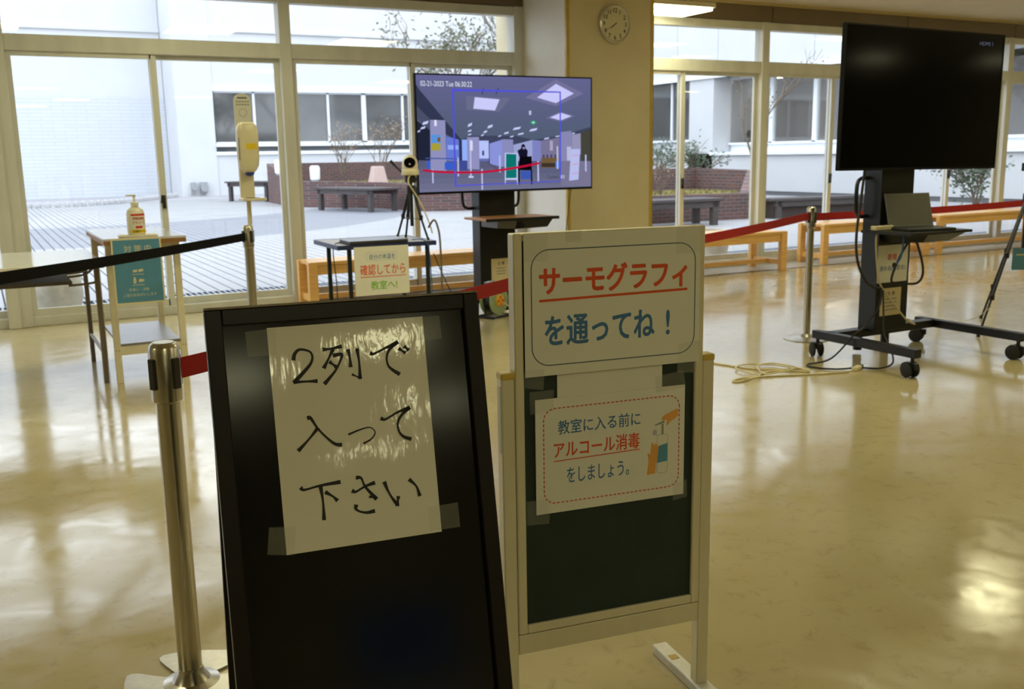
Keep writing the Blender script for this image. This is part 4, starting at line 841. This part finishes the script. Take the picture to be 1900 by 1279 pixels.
# ================================================================== television carts
def caster(parent, x, y, h, rz=0.0, r=0.05):
    c = MB(); c.tube([(x, y, h), (x, y, r*1.5)], 0.012, 8); c.x = Matrix.Translation((x, y, 0)) @ Matrix.Rotation(rz, 4, 'Z'); c.box(-0.014, 0.014, -0.045, 0.05, r*1.15, r*1.9)
    o = c.build('caster', BLACK, parent)
    for s in (-1, 1):
        wv = MB(); wv.x = Matrix.Translation((x, y, 0)) @ Matrix.Rotation(rz, 4, 'Z'); wv.lathe([(r*0.75, -0.012), (r, -0.006), (r, 0.006), (r*0.75, 0.012)], 18, (s*0.028, 0.02, r), 'x'); wv.build('wheel', RUBBER, o, smooth=True)
def tv_cart(label, loc, rz, xl, xr, yf, yb, base_h, col, top):
    t = thing('television_cart', label, 'cart', loc, rz)
    c = B(col[0], col[1], -0.09, 0.06, base_h-0.02, top).build('column', BLKMET, t, bevel=0.004, seg=1)
    for z in (0.62, 1.0): MB().lathe([(0.018, -0.093), (0.018, -0.088)], 14, ((col[0]+col[1])/2, 0, z), 'y').build('cable_hole', RUBBER, c)
    B(xl, xr, -0.03, 0.05, base_h-0.055, base_h).build('cross_beam', BLKMET, t, bevel=0.003, seg=1)
    for x in (xl, xr): B(x-0.03, x+0.03, yf, yb, base_h-0.055, base_h).build('base_leg', BLKMET, t, bevel=0.003, seg=1)
    for x in (xl, xr):
        for y in (yf+0.04, yb-0.03): caster(t, x, y, base_h-0.055, random.uniform(-.6, .6))
    for x in (col[0]+0.02, col[1]-0.02): MB().tube([(x, 0.07, base_h-0.05), (x, 0.07, 0.02)], 0.03, 12).build('levelling_foot', BLKMET, t)
    for s in (-1, 1):
        x = col[0] if s < 0 else col[1]
        MB().tube(smooth_path([(x, .03, 1.21), (x+s*0.06, .03, 1.21), (x+s*0.10, .03, 1.17), (x+s*0.10, .03, 1.0), (x+s*0.06, .03, 0.955), (x, .03, 0.955)], 4), 0.013, 8).build('side_handle', BLKMET, t, smooth=True)
    return t
TVG = M('television_glass', (6, 6, 6), 0.10, var=0.02, spec=0.16)
TVB = M('television_case', (10, 10, 10), 0.6, var=0.05, spec=0.15)
def television(label, x0, x1, z0, z1, y, depth=0.028, bez=0.012):
    t = thing('television', label, 'television', ((x0+x1)/2, y, (z0+z1)/2)); hx = (x1-x0)/2; hz = (z1-z0)/2
    B(-hx, hx, 0.006, depth, -hz, hz).build('rear_case', TVB, t, bevel=0.004); B(-hx*0.55, hx*0.55, depth, depth+0.05, -hz*0.7, hz*0.5).build('rear_bulge', BLACK, t)
    for a in ((-hx, -hx+bez, -hz, hz), (hx-bez, hx, -hz, hz), (-hx+bez, hx-bez, hz-bez, hz), (-hx+bez, hx-bez, -hz, -hz+bez*1.6)): B(a[0], a[1], -0.004, 0.008, a[2], a[3]).build('bezel', TVB, t)
    B(-hx+bez, hx-bez, -0.001, 0.006, -hz+bez*1.6, hz-bez).build('screen', TVG, t)
    return t, (-hx+bez, hx-bez, -hz+bez*1.6, hz-bez)
# --- left cart with the lit screen
c1 = tv_cart('black television cart under the lit screen, with wooden shelf', (4.0, 7.80, 0), 0, -0.5, 0.5, -0.62, 0.12, 0.17, (-0.18, 0.17), 1.9)
B(-0.33, 0.36, -0.52, -0.09, 0.868, 0.888).build('wood_shelf', M('shelf_wood_top', (176, 122, 72), .4, var=.1, stretch=(1, 8, 8)), c1, bevel=0.003, seg=1); B(-0.335, 0.365, -0.525, -0.515, 0.865, 0.889).build('shelf_edge', BLKMET, c1)
MB().hexa([(0.05, -0.5, 0.80), (0.26, -0.5, 0.80), (0.26, -0.1, 0.76), (0.05, -0.1, 0.76)], [(0.0, -0.52, 0.865), (0.3, -0.52, 0.865), (0.3, -0.1, 0.865), (0.0, -0.1, 0.865)]).build('shelf_bracket', BLKMET, c1)
MB().hexa([(-0.17, -0.40, 0.80), (0.0, -0.40, 0.79), (0.0, -0.1, 0.79), (-0.17, -0.1, 0.80)], [(-0.17, -0.42, 0.862), (0.02, -0.42, 0.862), (0.02, -0.1, 0.862), (-0.17, -0.1, 0.862)]).build('shelf_tray', M('grey_tray', (96, 96, 98), .4), c1)
def small_notice(label, loc, w_, h_, tint=PAPER):
    t = thing('printed_notice', label, 'notice', loc); B(-w_/2, w_/2, 0, 0.001, 0, h_).build('sheet', tint, t); return t
NOTE = M('beige_notice_paper', (206, 190, 150), .6, var=.03)
n1 = small_notice('beige caution notice low on the cart column under lit screen', (4.02, 7.7085, 0.30), 0.19, 0.21, NOTE)
lettering(n1, '注 意', INK_BLACK, (-0.035, 0.155, 0.035, 0.182), -.0004, .02); flat(n1, 'small_print', [[(-.045, z), (.045, z), (.045, z+.009), (-.045, z+.009)] for z in (.12, .095, .07)], GREYI, -.0004)
tv1, r1 = television('large television showing the hall camera picture with blue tint', 3.205, 4.905, 1.095, 2.068, 7.60)
# picture on the lit screen: flat shapes of emitted colour, measured on the picture itself
SRC = [(30, 35), (1757, 78), (1748, 1162), (45, 1225)]; DST = [(0, 0), (1, 0), (1, 1), (0, 1)]
A_ = []; b_ = []
for (x, y), (u, v) in zip(SRC, DST): A_ += [[x, y, 1, 0, 0, 0, -u*x, -u*y], [0, 0, 0, x, y, 1, -v*x, -v*y]]; b_ += [u, v]
h8 = np.linalg.solve(np.array(A_, float), np.array(b_, float))
def uv(x, y):
    d = h8[6]*x+h8[7]*y+1; return min(1, max(0, (h8[0]*x+h8[1]*y+h8[2])/d)), min(1, max(0, (h8[3]*x+h8[4]*y+h8[5])/d))
PIC = []
def pc(rgb, *pts): PIC.append((rgb, list(pts)))
def rect(rgb, x0, y0, x1, y1): pc(rgb, (x0, y0), (x1, y0), (x1, y1), (x0, y1))
for k in range(12):   # ceiling paint, picture rows
    f = k/11; rect((int(104-22*f), int(104-8*f), int(150-34*f)), 0, 20+62*k, 1800, 20+62*(k+1)+2)
for k in range(10):
    f = k/9; rect((int(72+44*f), int(76+42*f), int(104+44*f)), 0, 690+56*k, 1800, 690+56*(k+1)+2)
pc((52, 58, 84), (20, 130), (60, 180), (470, 690), (460, 720), (330, 640), (20, 470)); pc((76, 82, 108), (20, 350), (180, 500), (180, 620), (20, 480)); pc((34, 38, 58), (20, 500), (170, 600), (165, 900), (20, 900))
pc((64, 70, 96), (470, 690), (560, 650), (1000, 650), (1180, 690), (1450, 650), (1750, 560), (1750, 700), (1255, 760), (985, 720), (640, 720), (470, 760))
pc((146, 148, 192), (165, 490), (315, 495), (318, 1005), (160, 1000)); rect((90, 150, 225), 172, 640, 265, 725); rect((170, 160, 60), 170, 725, 262, 800); pc((120, 92, 30), (235, 670), (262, 665), (262, 710), (235, 712))
pc((104, 124, 214), (320, 655), (445, 690), (445, 905), (320, 905)); rect((150, 174, 250), 335, 745, 440, 790); rect((48, 54, 96), 447, 690, 476, 960); rect((150, 180, 255), 476, 690, 526, 900); rect((64, 78, 150), 446, 900, 526, 1000)
pc((148, 148, 196), (526, 665), (645, 662), (645, 990), (526, 985)); rect((186, 200, 255), 646, 700, 742, 906); rect((60, 66, 120), 674, 800, 694, 850); rect((104, 112, 180), 646, 880, 742, 908)
pc((140, 150, 222), (748, 730), (872, 690), (872, 965), (748, 935)); rect((50, 50, 76), 740, 700, 748, 940); pc((140, 142, 190), (872, 685), (982, 688), (982, 960), (872, 960)); pc((158, 166, 212), (984, 742), (1172, 692), (1172, 905), (984, 905))
pc((128, 134, 196), (1172, 692), (1256, 700), (1256, 905), (1172, 905)); pc((122, 118, 152), (1256, 700), (1452, 665), (1452, 965), (1256, 965)); rect((176, 166, 196), 1345, 700, 1375, 800); rect((112, 92, 60), 1256, 872, 1430, 972); rect((62, 52, 44), 1262, 925, 1420, 965)
for x in (1275, 1310, 1350, 1390): rect((70, 60, 90), x, 840, x+16, 872)
pc((138, 138, 182), (1452, 612), (1560, 600), (1560, 905), (1452, 915)); rect((188, 190, 226), 1512, 760, 1556, 900); pc((152, 150, 184), (1562, 640), (1650, 625), (1650, 840), (1562, 840)); pc((70, 70, 60), (1652, 620), (1752, 580), (1752, 1130), (1652, 1060)); pc((122, 120, 150), (1450, 905), (1752, 905), (1752, 1160), (1450, 1160))
pc((108, 110, 142), (525, 250), (958, 272), (850, 412), (525, 388)); pc((206, 208, 255), (610, 262), (855, 285), (808, 396), (594, 378)); pc((118, 116, 156), (1412, 84), (1684, 226), (1410, 352), (1106, 268)); pc((206, 206, 255), (1412, 128), (1588, 225), (1410, 322), (1224, 266))
pc((110, 110, 150), (1300, 470), (1455, 405), (1600, 452), (1455, 512)); pc((206, 206, 255), (1348, 466), (1455, 418), (1562, 452), (1455, 495))
for x, y, w_, h_ in ((85, 498, 65, 46), (66, 554, 52, 34), (36, 592, 30, 26), (534, 518, 46, 46), (534, 588, 40, 26), (534, 628, 38, 20), (664, 632, 30, 24), (688, 594, 40, 32), (728, 536, 56, 42), (832, 644, 36, 18), (890, 608, 52, 28), (948, 648, 42, 20), (980, 558, 80, 36), (1028, 618, 62, 26), (1142, 572, 82, 36), (1285, 666, 55, 22), (1398, 646, 48, 18), (1560, 616, 34, 20)):
    pc((206, 210, 255), (x+w_*.18, y+h_*.35), (x+w_, y), (x+w_*.85, y+h_*.65), (x, y+h_))
pc((38, 160, 120), (1150, 515), (1185, 492), (1216, 515), (1185, 542)); rect((170, 235, 210), 1172, 508, 1196, 526); rect((186, 200, 226), 1142, 398, 1164, 440); rect((230, 230, 250), 205, 492, 228, 552)
for x in (690, 838): pc((40, 40, 66), (x, 175), (x+10, 175), (x-4 if x < 700 else x-14, 232), (x-12 if x < 700 else x-22, 232))
rect((58, 96, 206), 300, 918, 396, 992); rect((58, 96, 206), 122, 905, 156, 985); rect((72, 120, 220), 1396, 908, 1442, 975)
for x, y0, y1 in ((180, 990, 1130), (433, 870, 1060), (558, 690, 1072), (668, 985, 1196), (1225, 905, 1110), (1418, 755, 985), (1697, 840, 1010), (846, 850, 1020)): rect((192, 196, 236), x-7, y0, x+7, y1)
rect((200, 206, 246), 534, 1056, 584, 1076); rect((220, 222, 250), 552, 700, 580, 800)
pc((84, 80, 110), (712, 915), (726, 910), (850, 1000), (836, 1012)); pc((62, 84, 160), (110, 872), (430, 878), (430, 888), (110, 884))
pc((22, 20, 44), (1022, 800), (1058, 778), (1064, 742), (1080, 732), (1097, 742), (1102, 776), (1124, 800), (1120, 862), (1040, 862)); pc((150, 142, 196), (1072, 764), (1096, 764), (1094, 786), (1076, 786))
pc((196, 204, 250), (897, 822), (1024, 826), (1022, 1095), (893, 1096)); pc((14, 118, 112), (909, 832), (1012, 836), (1010, 1076), (904, 1078)); rect((196, 204, 250), 893, 1096, 902, 1140); rect((196, 204, 250), 1012, 1096, 1022, 1140)
pc((10, 8, 16), (1044, 860), (1164, 856), (1162, 1000), (1024, 996)); pc((62, 90, 180), (1050, 1004), (1160, 1004), (1150, 1086), (1056, 1090)); rect((14, 12, 24), 1026, 996, 1042, 1140); rect((14, 12, 24), 1152, 996, 1166, 1140)
pc((188, 194, 240), (1552, 786), (1642, 782), (1622, 1092), (1530, 1104))
for y in (840, 930, 1020): pc((206, 150, 190), (1560, y+8), (1625, y-4), (1625, y+4), (1560, y+16))
bl_ = [(80, 1000), (240, 1016), (420, 1022), (650, 1020), (780, 1006), (900, 990), (1040, 966), (1150, 944), (1238, 926)]
for (xa, ya), (xb, yb_) in zip(bl_[:-1], bl_[1:]): pc((192, 16, 62), (xa, ya-11), (xb, yb_-11), (xb, yb_+11), (xa, ya+11))
for q in (((384, 178), (1456, 206), (1456, 218), (384, 202)), ((384, 178), (402, 178), (412, 1164), (396, 1164)), ((1446, 206), (1458, 206), (1450, 1100), (1438, 1100)), ((396, 1150), (1440, 1104), (1440, 1112), (396, 1162))): pc((82, 84, 222), *q)
me = MB(); cols = []; r_ = r1
for i, (c_, pts) in enumerate(PIC):
    q = [uv(*p) for p in pts]; me.poly([(r_[0]+(r_[1]-r_[0])*u, -0.0015-0.00004*i, r_[3]-(r_[3]-r_[2])*v) for u, v in q]); cols.append(lin(c_))
PICM = bpy.data.materials.new('screen_picture_light'); PICM.use_nodes = True; nt = PICM.node_tree; nt.nodes.clear()
o_ = nt.nodes.new('ShaderNodeOutputMaterial'); e_ = nt.nodes.new('ShaderNodeEmission'); at_ = nt.nodes.new('ShaderNodeAttribute'); at_.attribute_name = 'Col'; e_.inputs['Strength'].default_value = 0.95
nt.links.new(at_.outputs['Color'], e_.inputs['Color']); nt.links.new(e_.outputs[0], o_.inputs['Surface'])
msh = bpy.data.meshes.new('screen_picture'); msh.from_pydata(me.v, [], me.f); ca = msh.color_attributes.new('Col', 'FLOAT_COLOR', 'CORNER')
for p in msh.polygons:
    for li in p.loop_indices: ca.data[li].color = (*cols[p.index], 1)
msh.materials.append(PICM); po = bpy.data.objects.new('screen_picture', msh); COL.objects.link(po); po.parent = tv1
def on_pic(body, x0, y0, x1, y1, mat, yy):
    a = uv(x0, y1); b = uv(x1, y0); lettering(tv1, body, mat, (r_[0]+(r_[1]-r_[0])*a[0], r_[3]-(r_[3]-r_[2])*a[1], r_[0]+(r_[1]-r_[0])*b[0], r_[3]-(r_[3]-r_[2])*b[1]), yy, 0, 'screen_text')
yt = -0.0015-0.00004*(len(PIC)+4)
on_pic('02-21-2023 Tue 06:30:22', 74, 108, 582, 150, emit_mat('screen_white', (0.75, 0.78, 0.9), 1.0), yt); on_pic('Camera', 1318, 1045, 1425, 1085, emit_mat('screen_dark', (0.05, 0.05, 0.09), 1.0), yt); on_pic('01', 1448, 1045, 1482, 1082, emit_mat('screen_white', (0.75, 0.78, 0.9), 1.0), yt)
# --- right cart with the dark screen
c2 = tv_cart('black television cart on casters under the dark screen, with laptop shelf', (5.52, 4.78, 0), 0, -0.52, 0.50, -0.72, 0.14, 0.185, (-0.20, 0.11), 2.0)
B(-0.38, 0.20, -0.50, -0.09, 0.858, 0.876).build('laptop_shelf', BLKMET, c2, bevel=0.003, seg=1)
MB().hexa([(-0.15, -0.40, 0.80), (0.10, -0.40, 0.80), (0.10, -0.09, 0.78), (-0.15, -0.09, 0.78)], [(-0.2, -0.48, 0.858), (0.16, -0.48, 0.858), (0.16, -0.09, 0.858), (-0.2, -0.09, 0.858)]).build('shelf_bracket', BLKMET, c2)
tv2, r2 = television('large switched off black television on the right cart', 4.822, 6.335, 1.262, 2.165, 4.60, bez=0.010)
tv2.rotation_euler = (0, math.radians(0.6), math.radians(0.0))
lettering(tv2, 'HDMI 1', emit_mat('faint_osd', (0.10, 0.11, 0.16), 1.0), (0.50, 0.372, 0.635, 0.396), -0.0016, 0, 'screen_text')
d1 = small_notice('white donation notice with red and blue words on cart column', (5.462, 4.6885, 0.505), 0.29, 0.255)
lettering(d1, '寄贈', INK_RED, (-0.055, 0.150, 0.035, 0.195), -.0004, .02); lettering(d1, '清水会(同窓会)', INK_BLUE, (-0.125, 0.075, 0.125, 0.115), -.0004, .02)
d2 = small_notice('small beige caution notice lowest on the cart column by casters', (5.46, 4.6885, 0.275), 0.20, 0.19, NOTE)
lettering(d2, '注 意', INK_BLACK, (-0.04, 0.14, 0.04, 0.165), -.0004, .02); flat(d2, 'small_print', [[(-.06, z), (.06, z), (.06, z+.009), (-.06, z+.009)] for z in (.11, .085, .06, .035)], GREYI, -.0004)
# open laptop
LA = G(1663, 421, 0.872); LB = G(1738, 414, 0.872); la = math.atan2(LB.y-LA.y, LB.x-LA.x); LC = Vector((5.47, 4.56, 0.877))
lt = thing('open_laptop', 'open grey laptop on the shelf of dark television cart', 'laptop', LC, math.radians(-14))
B(-0.17, 0.17, -0.23, 0.0, 0.0, 0.016).build('base', M('dark_laptop_grey', (48, 48, 48), .4), lt, bevel=0.003, seg=1); B(-0.15, 0.15, -0.13, -0.02, 0.0161, 0.018).build('keyboard', BLACK, lt)
sc_ = MB(); sc_.x = Matrix.Translation((0, 0.0, 0.016)) @ Matrix.Rotation(math.radians(-17), 4, 'X'); sc_.box(-0.17, 0.17, 0.0, 0.007, 0, 0.225); so = sc_.build('lid', M('laptop_lid_grey', (92, 90, 82), .45), lt)
s2 = MB(); s2.x = sc_.x; s2.box(-0.16, 0.16, -0.0008, 0, 0.012, 0.216); s2.build('display', M('matte_display', (84, 82, 72), .35), so)
# power strip and cables of the cart
t = thing('power_strip', 'cream power strip lying behind the laptop on the cart shelf', 'power strip', (5.22, 4.60, 0.877), 0); B(-0.06, 0.10, -0.025, 0.025, 0, 0.028).build('body', CREAMC, t, bevel=0.004)
for k in range(3): B(-0.045+k*0.05, -0.02+k*0.05, -0.012, 0.012, 0.0281, 0.030).build('socket', BLACK, t)
cable('thick black cable hanging from the dark television, left of column', [(5.12, 4.66, 1.28), (5.10, 4.66, 1.1), (5.05, 4.64, .85), (5.05, 4.62, .68), (5.12, 4.62, .56), (5.22, 4.64, .50), (5.34, 4.67, .47)], 0.009, BLKC)
cable('black cable loop dangling in front of the donation notice', [(5.42, 4.50, .86), (5.47, 4.47, .70), (5.50, 4.47, .58), (5.48, 4.50, .515), (5.38, 4.55, .52), (5.33, 4.58, .54), (5.38, 4.56, .7), (5.42, 4.50, .84)], 0.008, BLKC)
cable('blue cable looping over the edge of the cart shelf', [(5.40, 4.50, .87), (5.33, 4.46, .89), (5.27, 4.44, .86), (5.26, 4.45, .72), (5.28, 4.5, .66)], 0.006, BLUEC)
cable('cream cable running down the cart column to the base', [(5.20, 4.60, .87), (5.19, 4.60, .80), (5.26, 4.64, .62), (5.33, 4.67, .50), (5.46, 4.66, .36), (5.58, 4.65, .24), (5.68, 4.66, .195), (5.76, 4.75, .19), (5.78, 4.80, .20), (5.70, 4.80, .195)], 0.006, CREAMC)
cable('black power cable from the cart down to the floor, left strand', [(5.33, 4.66, .48), (5.30, 4.64, .36), (5.12, 4.60, .24), (4.98, 4.55, .21), (4.85, 4.62, .05), (4.72, 4.70, .010), (4.70, 4.60, .009), (4.78, 4.50, .009), (4.93, 4.45, .012)], 0.006, BLKC)
cable('black power cable from the cart down to the floor, right strand', [(5.35, 4.66, .46), (5.32, 4.62, .30), (5.22, 4.52, .20), (5.17, 4.42, .12), (5.12, 4.35, .04), (5.02, 4.36, .012), (4.93, 4.45, .012)], 0.006, BLKC)
t = thing('cable_plug', 'cream extension socket on the floor joining black and cream cables', 'plug', G(1590, 687), math.radians(25)); B(-0.05, 0.05, -0.02, 0.02, 0, 0.026).build('body', CREAMC, t, bevel=0.006); B(0.05, 0.09, -0.014, 0.014, 0.003, 0.024).build('plug', BLACK, t, bevel=0.004)
fl = [(1575, 690), (1520, 694), (1450, 697), (1400, 700), (1370, 703), (1360, 708), (1375, 708), (1400, 700), (1425, 690), (1460, 688), (1500, 690), (1490, 684), (1440, 686), (1390, 684), (1350, 678), (1310, 672)]
cable('tangled cream extension cord on the floor right of the chalkboard', [G(x, y, 0.006) for x, y in fl], 0.006, CREAMC, 'extension_cord', 8, 'cord')
fl = [(1500, 688), (1470, 680), (1430, 674), (1405, 680), (1420, 694), (1450, 690), (1470, 684), (1440, 678), (1385, 676), (1365, 683), (1390, 692), (1410, 698), (1382, 705)]
cable('second loop of cream extension cord coiled on the floor', [G(x, y, 0.016) for x, y in fl], 0.005, CREAMC, 'extension_cord', 8, 'cord')
# ================================================================== cable reel under the lit television
RL = G(917, 588)
rl = thing('cable_reel', 'pale green extension cord reel with orange sockets beneath lit television', 'cable reel', RL, math.radians(25))
RGM = M('pale_green_reel', (150, 164, 124), .45, var=.08)
for y in (-0.055, 0.055): MB().lathe([(0.03, y-0.006), (0.125, y-0.008), (0.13, y), (0.125, y+0.008), (0.03, y+0.006)], 28, (0, 0, 0.15), 'y').build('side_disc', RGM, rl, smooth=True)
MB().lathe([(0.10, -0.045), (0.10, 0.045)], 24, (0, 0, 0.15), 'y').build('wound_cord', BLKC, rl)
MB().lathe([(0.05, -0.075), (0.055, -0.06)], 18, (0, 0, 0.15), 'y').build('socket_plate', M('yellow_socket_plate', (222, 180, 60), .5), rl)
for a in range(4):
    x = 0.032*math.cos(a*PI/2); z = 0.15+0.032*math.sin(a*PI/2); MB().lathe([(0.014, -0.081), (0.014, -0.074)], 10, (x, 0, z), 'y').build('socket', M('orange_socket', (226, 90, 30), .5), rl)
MB().tube([(-0.13, -0.09, 0.012), (-0.13, 0.09, 0.012), (0.13, 0.09, 0.012), (0.13, -0.09, 0.012), (-0.13, -0.09, 0.012)], 0.011, 8).tube([(-0.12, 0, 0.012), (-0.05, 0.08, 0.30), (0.05, 0.08, 0.30), (0.12, 0, 0.012)], 0.011, 8).build('stand_frame', BLKMET, rl)
MB().tube([(-0.05, 0.08, 0.30), (-0.08, -0.02, 0.32), (-0.05, -0.05, 0.33)], 0.010, 8).build('crank', M('grey_crank', (170, 170, 176), .3, .6), rl)
q = RL; cable('cream cord plugged into reel, trailing to the right on the floor', [q+Vector((0.05, -0.09, .13)), q+Vector((0.10, -0.13, .09)), q+Vector((0.16, -.16, .02)), q+Vector((.25, -.25, .008)), q+Vector((.45, -.4, .008))], 0.007, CREAMC)
cable('thin black cable hanging beside the pillar, right of lit television', [(4.78, 7.75, 1.12), (4.765, 7.76, 1.0), (4.75, 7.78, .8), (4.70, 7.8, .4), (4.6, 7.78, .010)], 0.004, BLKC)
# ================================================================== clock on the pillar
ck = thing('wall_clock', 'round silver rimmed wall clock high on the pillar', 'clock', (5.812, 8.60, 2.678))
R0 = 0.192
MB().lathe([(R0*.99, 0.0), (R0, -0.02), (R0*.97, -0.038), (R0*.90, -0.042), (R0*.84, -0.030)], 48, (0, 0, 0), 'y').build('rim', M('silver_rim', (206, 202, 192), .28, .7), ck, smooth=True)
MB().lathe([(R0*.86, -0.0305), (R0*.86, -0.031)], 48, (0, 0, 0), 'y').build('face', M('cream_clock_face', (214, 206, 176), .5, var=.02), ck)
for k in range(1, 13):
    a = PI/2-2*PI*k/12; x, z = R0*.68*math.cos(a), R0*.68*math.sin(a); w2 = .016 if k < 10 else .024; lettering(ck, str(k), INK_BLACK, (x-w2, z-.02, x+w2, z+.02), -.0315, .04, 'numeral', keep=True)
for k, ln, wd in ((PI/2-2*PI*(7.67/12), .075, .009), (PI/2-2*PI*(40/60), .115, .006)):
    d = Vector((math.cos(k), math.sin(k))); nn_ = Vector((-d.y, d.x))*wd/2; flat(ck, 'hand', [[tuple(-d*.02-nn_), tuple(d*ln-nn_*.6), tuple(d*ln+nn_*.6), tuple(-d*.02+nn_)]], INK_BLACK, -.033)
MB().lathe([(0.006, -.0345), (0.006, -.031)], 12, (0, 0, 0), 'y').build('hub', BLACK, ck)
# ================================================================== tripod sign stand at the right edge
TF = G(1815, 625); TA = Vector((TF.x+0.52, TF.y+0.05, 1.02))
ts = thing('floor_tripod', 'thin black floor tripod at the right edge holding a teal card', 'tripod', (TA.x, TA.y, 0))
ax = Vector((0, 0, 1.02))
f0 = Vector((TF.x-TA.x, TF.y-TA.y, 0.0)); ln = Vector((f0.x, f0.y)).length; a0 = math.atan2(f0.y, f0.x)
for k in range(3):
    a = a0+k*2*PI/3; f = Vector((math.cos(a)*ln, math.sin(a)*ln, 0)); k1 = ax+(f-ax)*0.42; k2 = ax+(f-ax)*0.72
    l_ = MB().tube([ax, k1], 0.013, 8).tube([k1, k2], 0.011, 8).tube([k2, f], 0.009, 8).build('leg', BLACK, ts, smooth=True)
    for kk in (k1, k2): MB().lathe([(0.019, -0.02), (0.019, 0.02)], 10, tuple(kk)).build('leg_lock', BLACK, l_)
    MB().lathe([(0.013, 0), (0.012, 0.025)], 8, tuple(f)).build('rubber_foot', RUBBER, l_)
MB().tube([(0, 0, 0.6), (0, 0, 1.25)], 0.014, 10).build('centre_column', BLACK, ts); MB().lathe([(0.03, 0.98), (0.03, 1.05)], 14).build('spider', BLACK, ts); B(-0.05, 0.05, -0.03, 0.03, 1.22, 1.28).build('head', BLACK, ts)
TE = G(1886, 480, 0.80)
tcard = thing('teal_card', 'teal card at the right edge hanging on the floor tripod', 'card', (TE.x+0.17, TE.y-0.02, TE.z-0.04), math.radians(-28)); B(-0.15, 0.15, 0, 0.003, -0.03, 0.09).build('sheet', TEAL, tcard); flat(tcard, 'print', [[(-.13, .05), (.13, .05), (.13, .058), (-.13, .058)]], INK_CREAM, -.0005)
cable('thin cream cord stretched from floor tripod knee down to the floor', [G(1840, 568, .25), G(1810, 590, .12), G(1765, 600, .01)], 0.003, CREAMC)
# ================================================================== behind the viewer, mirrored in the black panel
cr = thing('storage_crate', 'blue plastic crate mirrored in the glossy black sign panel', 'crate', (1.0, -3.4, 0), 0.1)
CRB = M('blue_plastic_crate', (84, 136, 232), .4, var=.05)
for a in ((-.36, .36, -.24, -.22), (-.36, .36, .22, .24), (-.36, -.34, -.22, .22), (.34, .36, -.22, .22)): B(*a, 0.02, 0.42).build('wall', CRB, cr)
B(-.36, .36, -.24, .24, 0, 0.02).build('floor_panel', CRB, cr); MB().box(-.38, .38, -.26, -.24, .38, .43).box(-.38, .38, .24, .26, .38, .43).box(-.38, -.36, -.26, .26, .38, .43).box(.36, .38, -.26, .26, .38, .43).build('rim', CRB, cr)
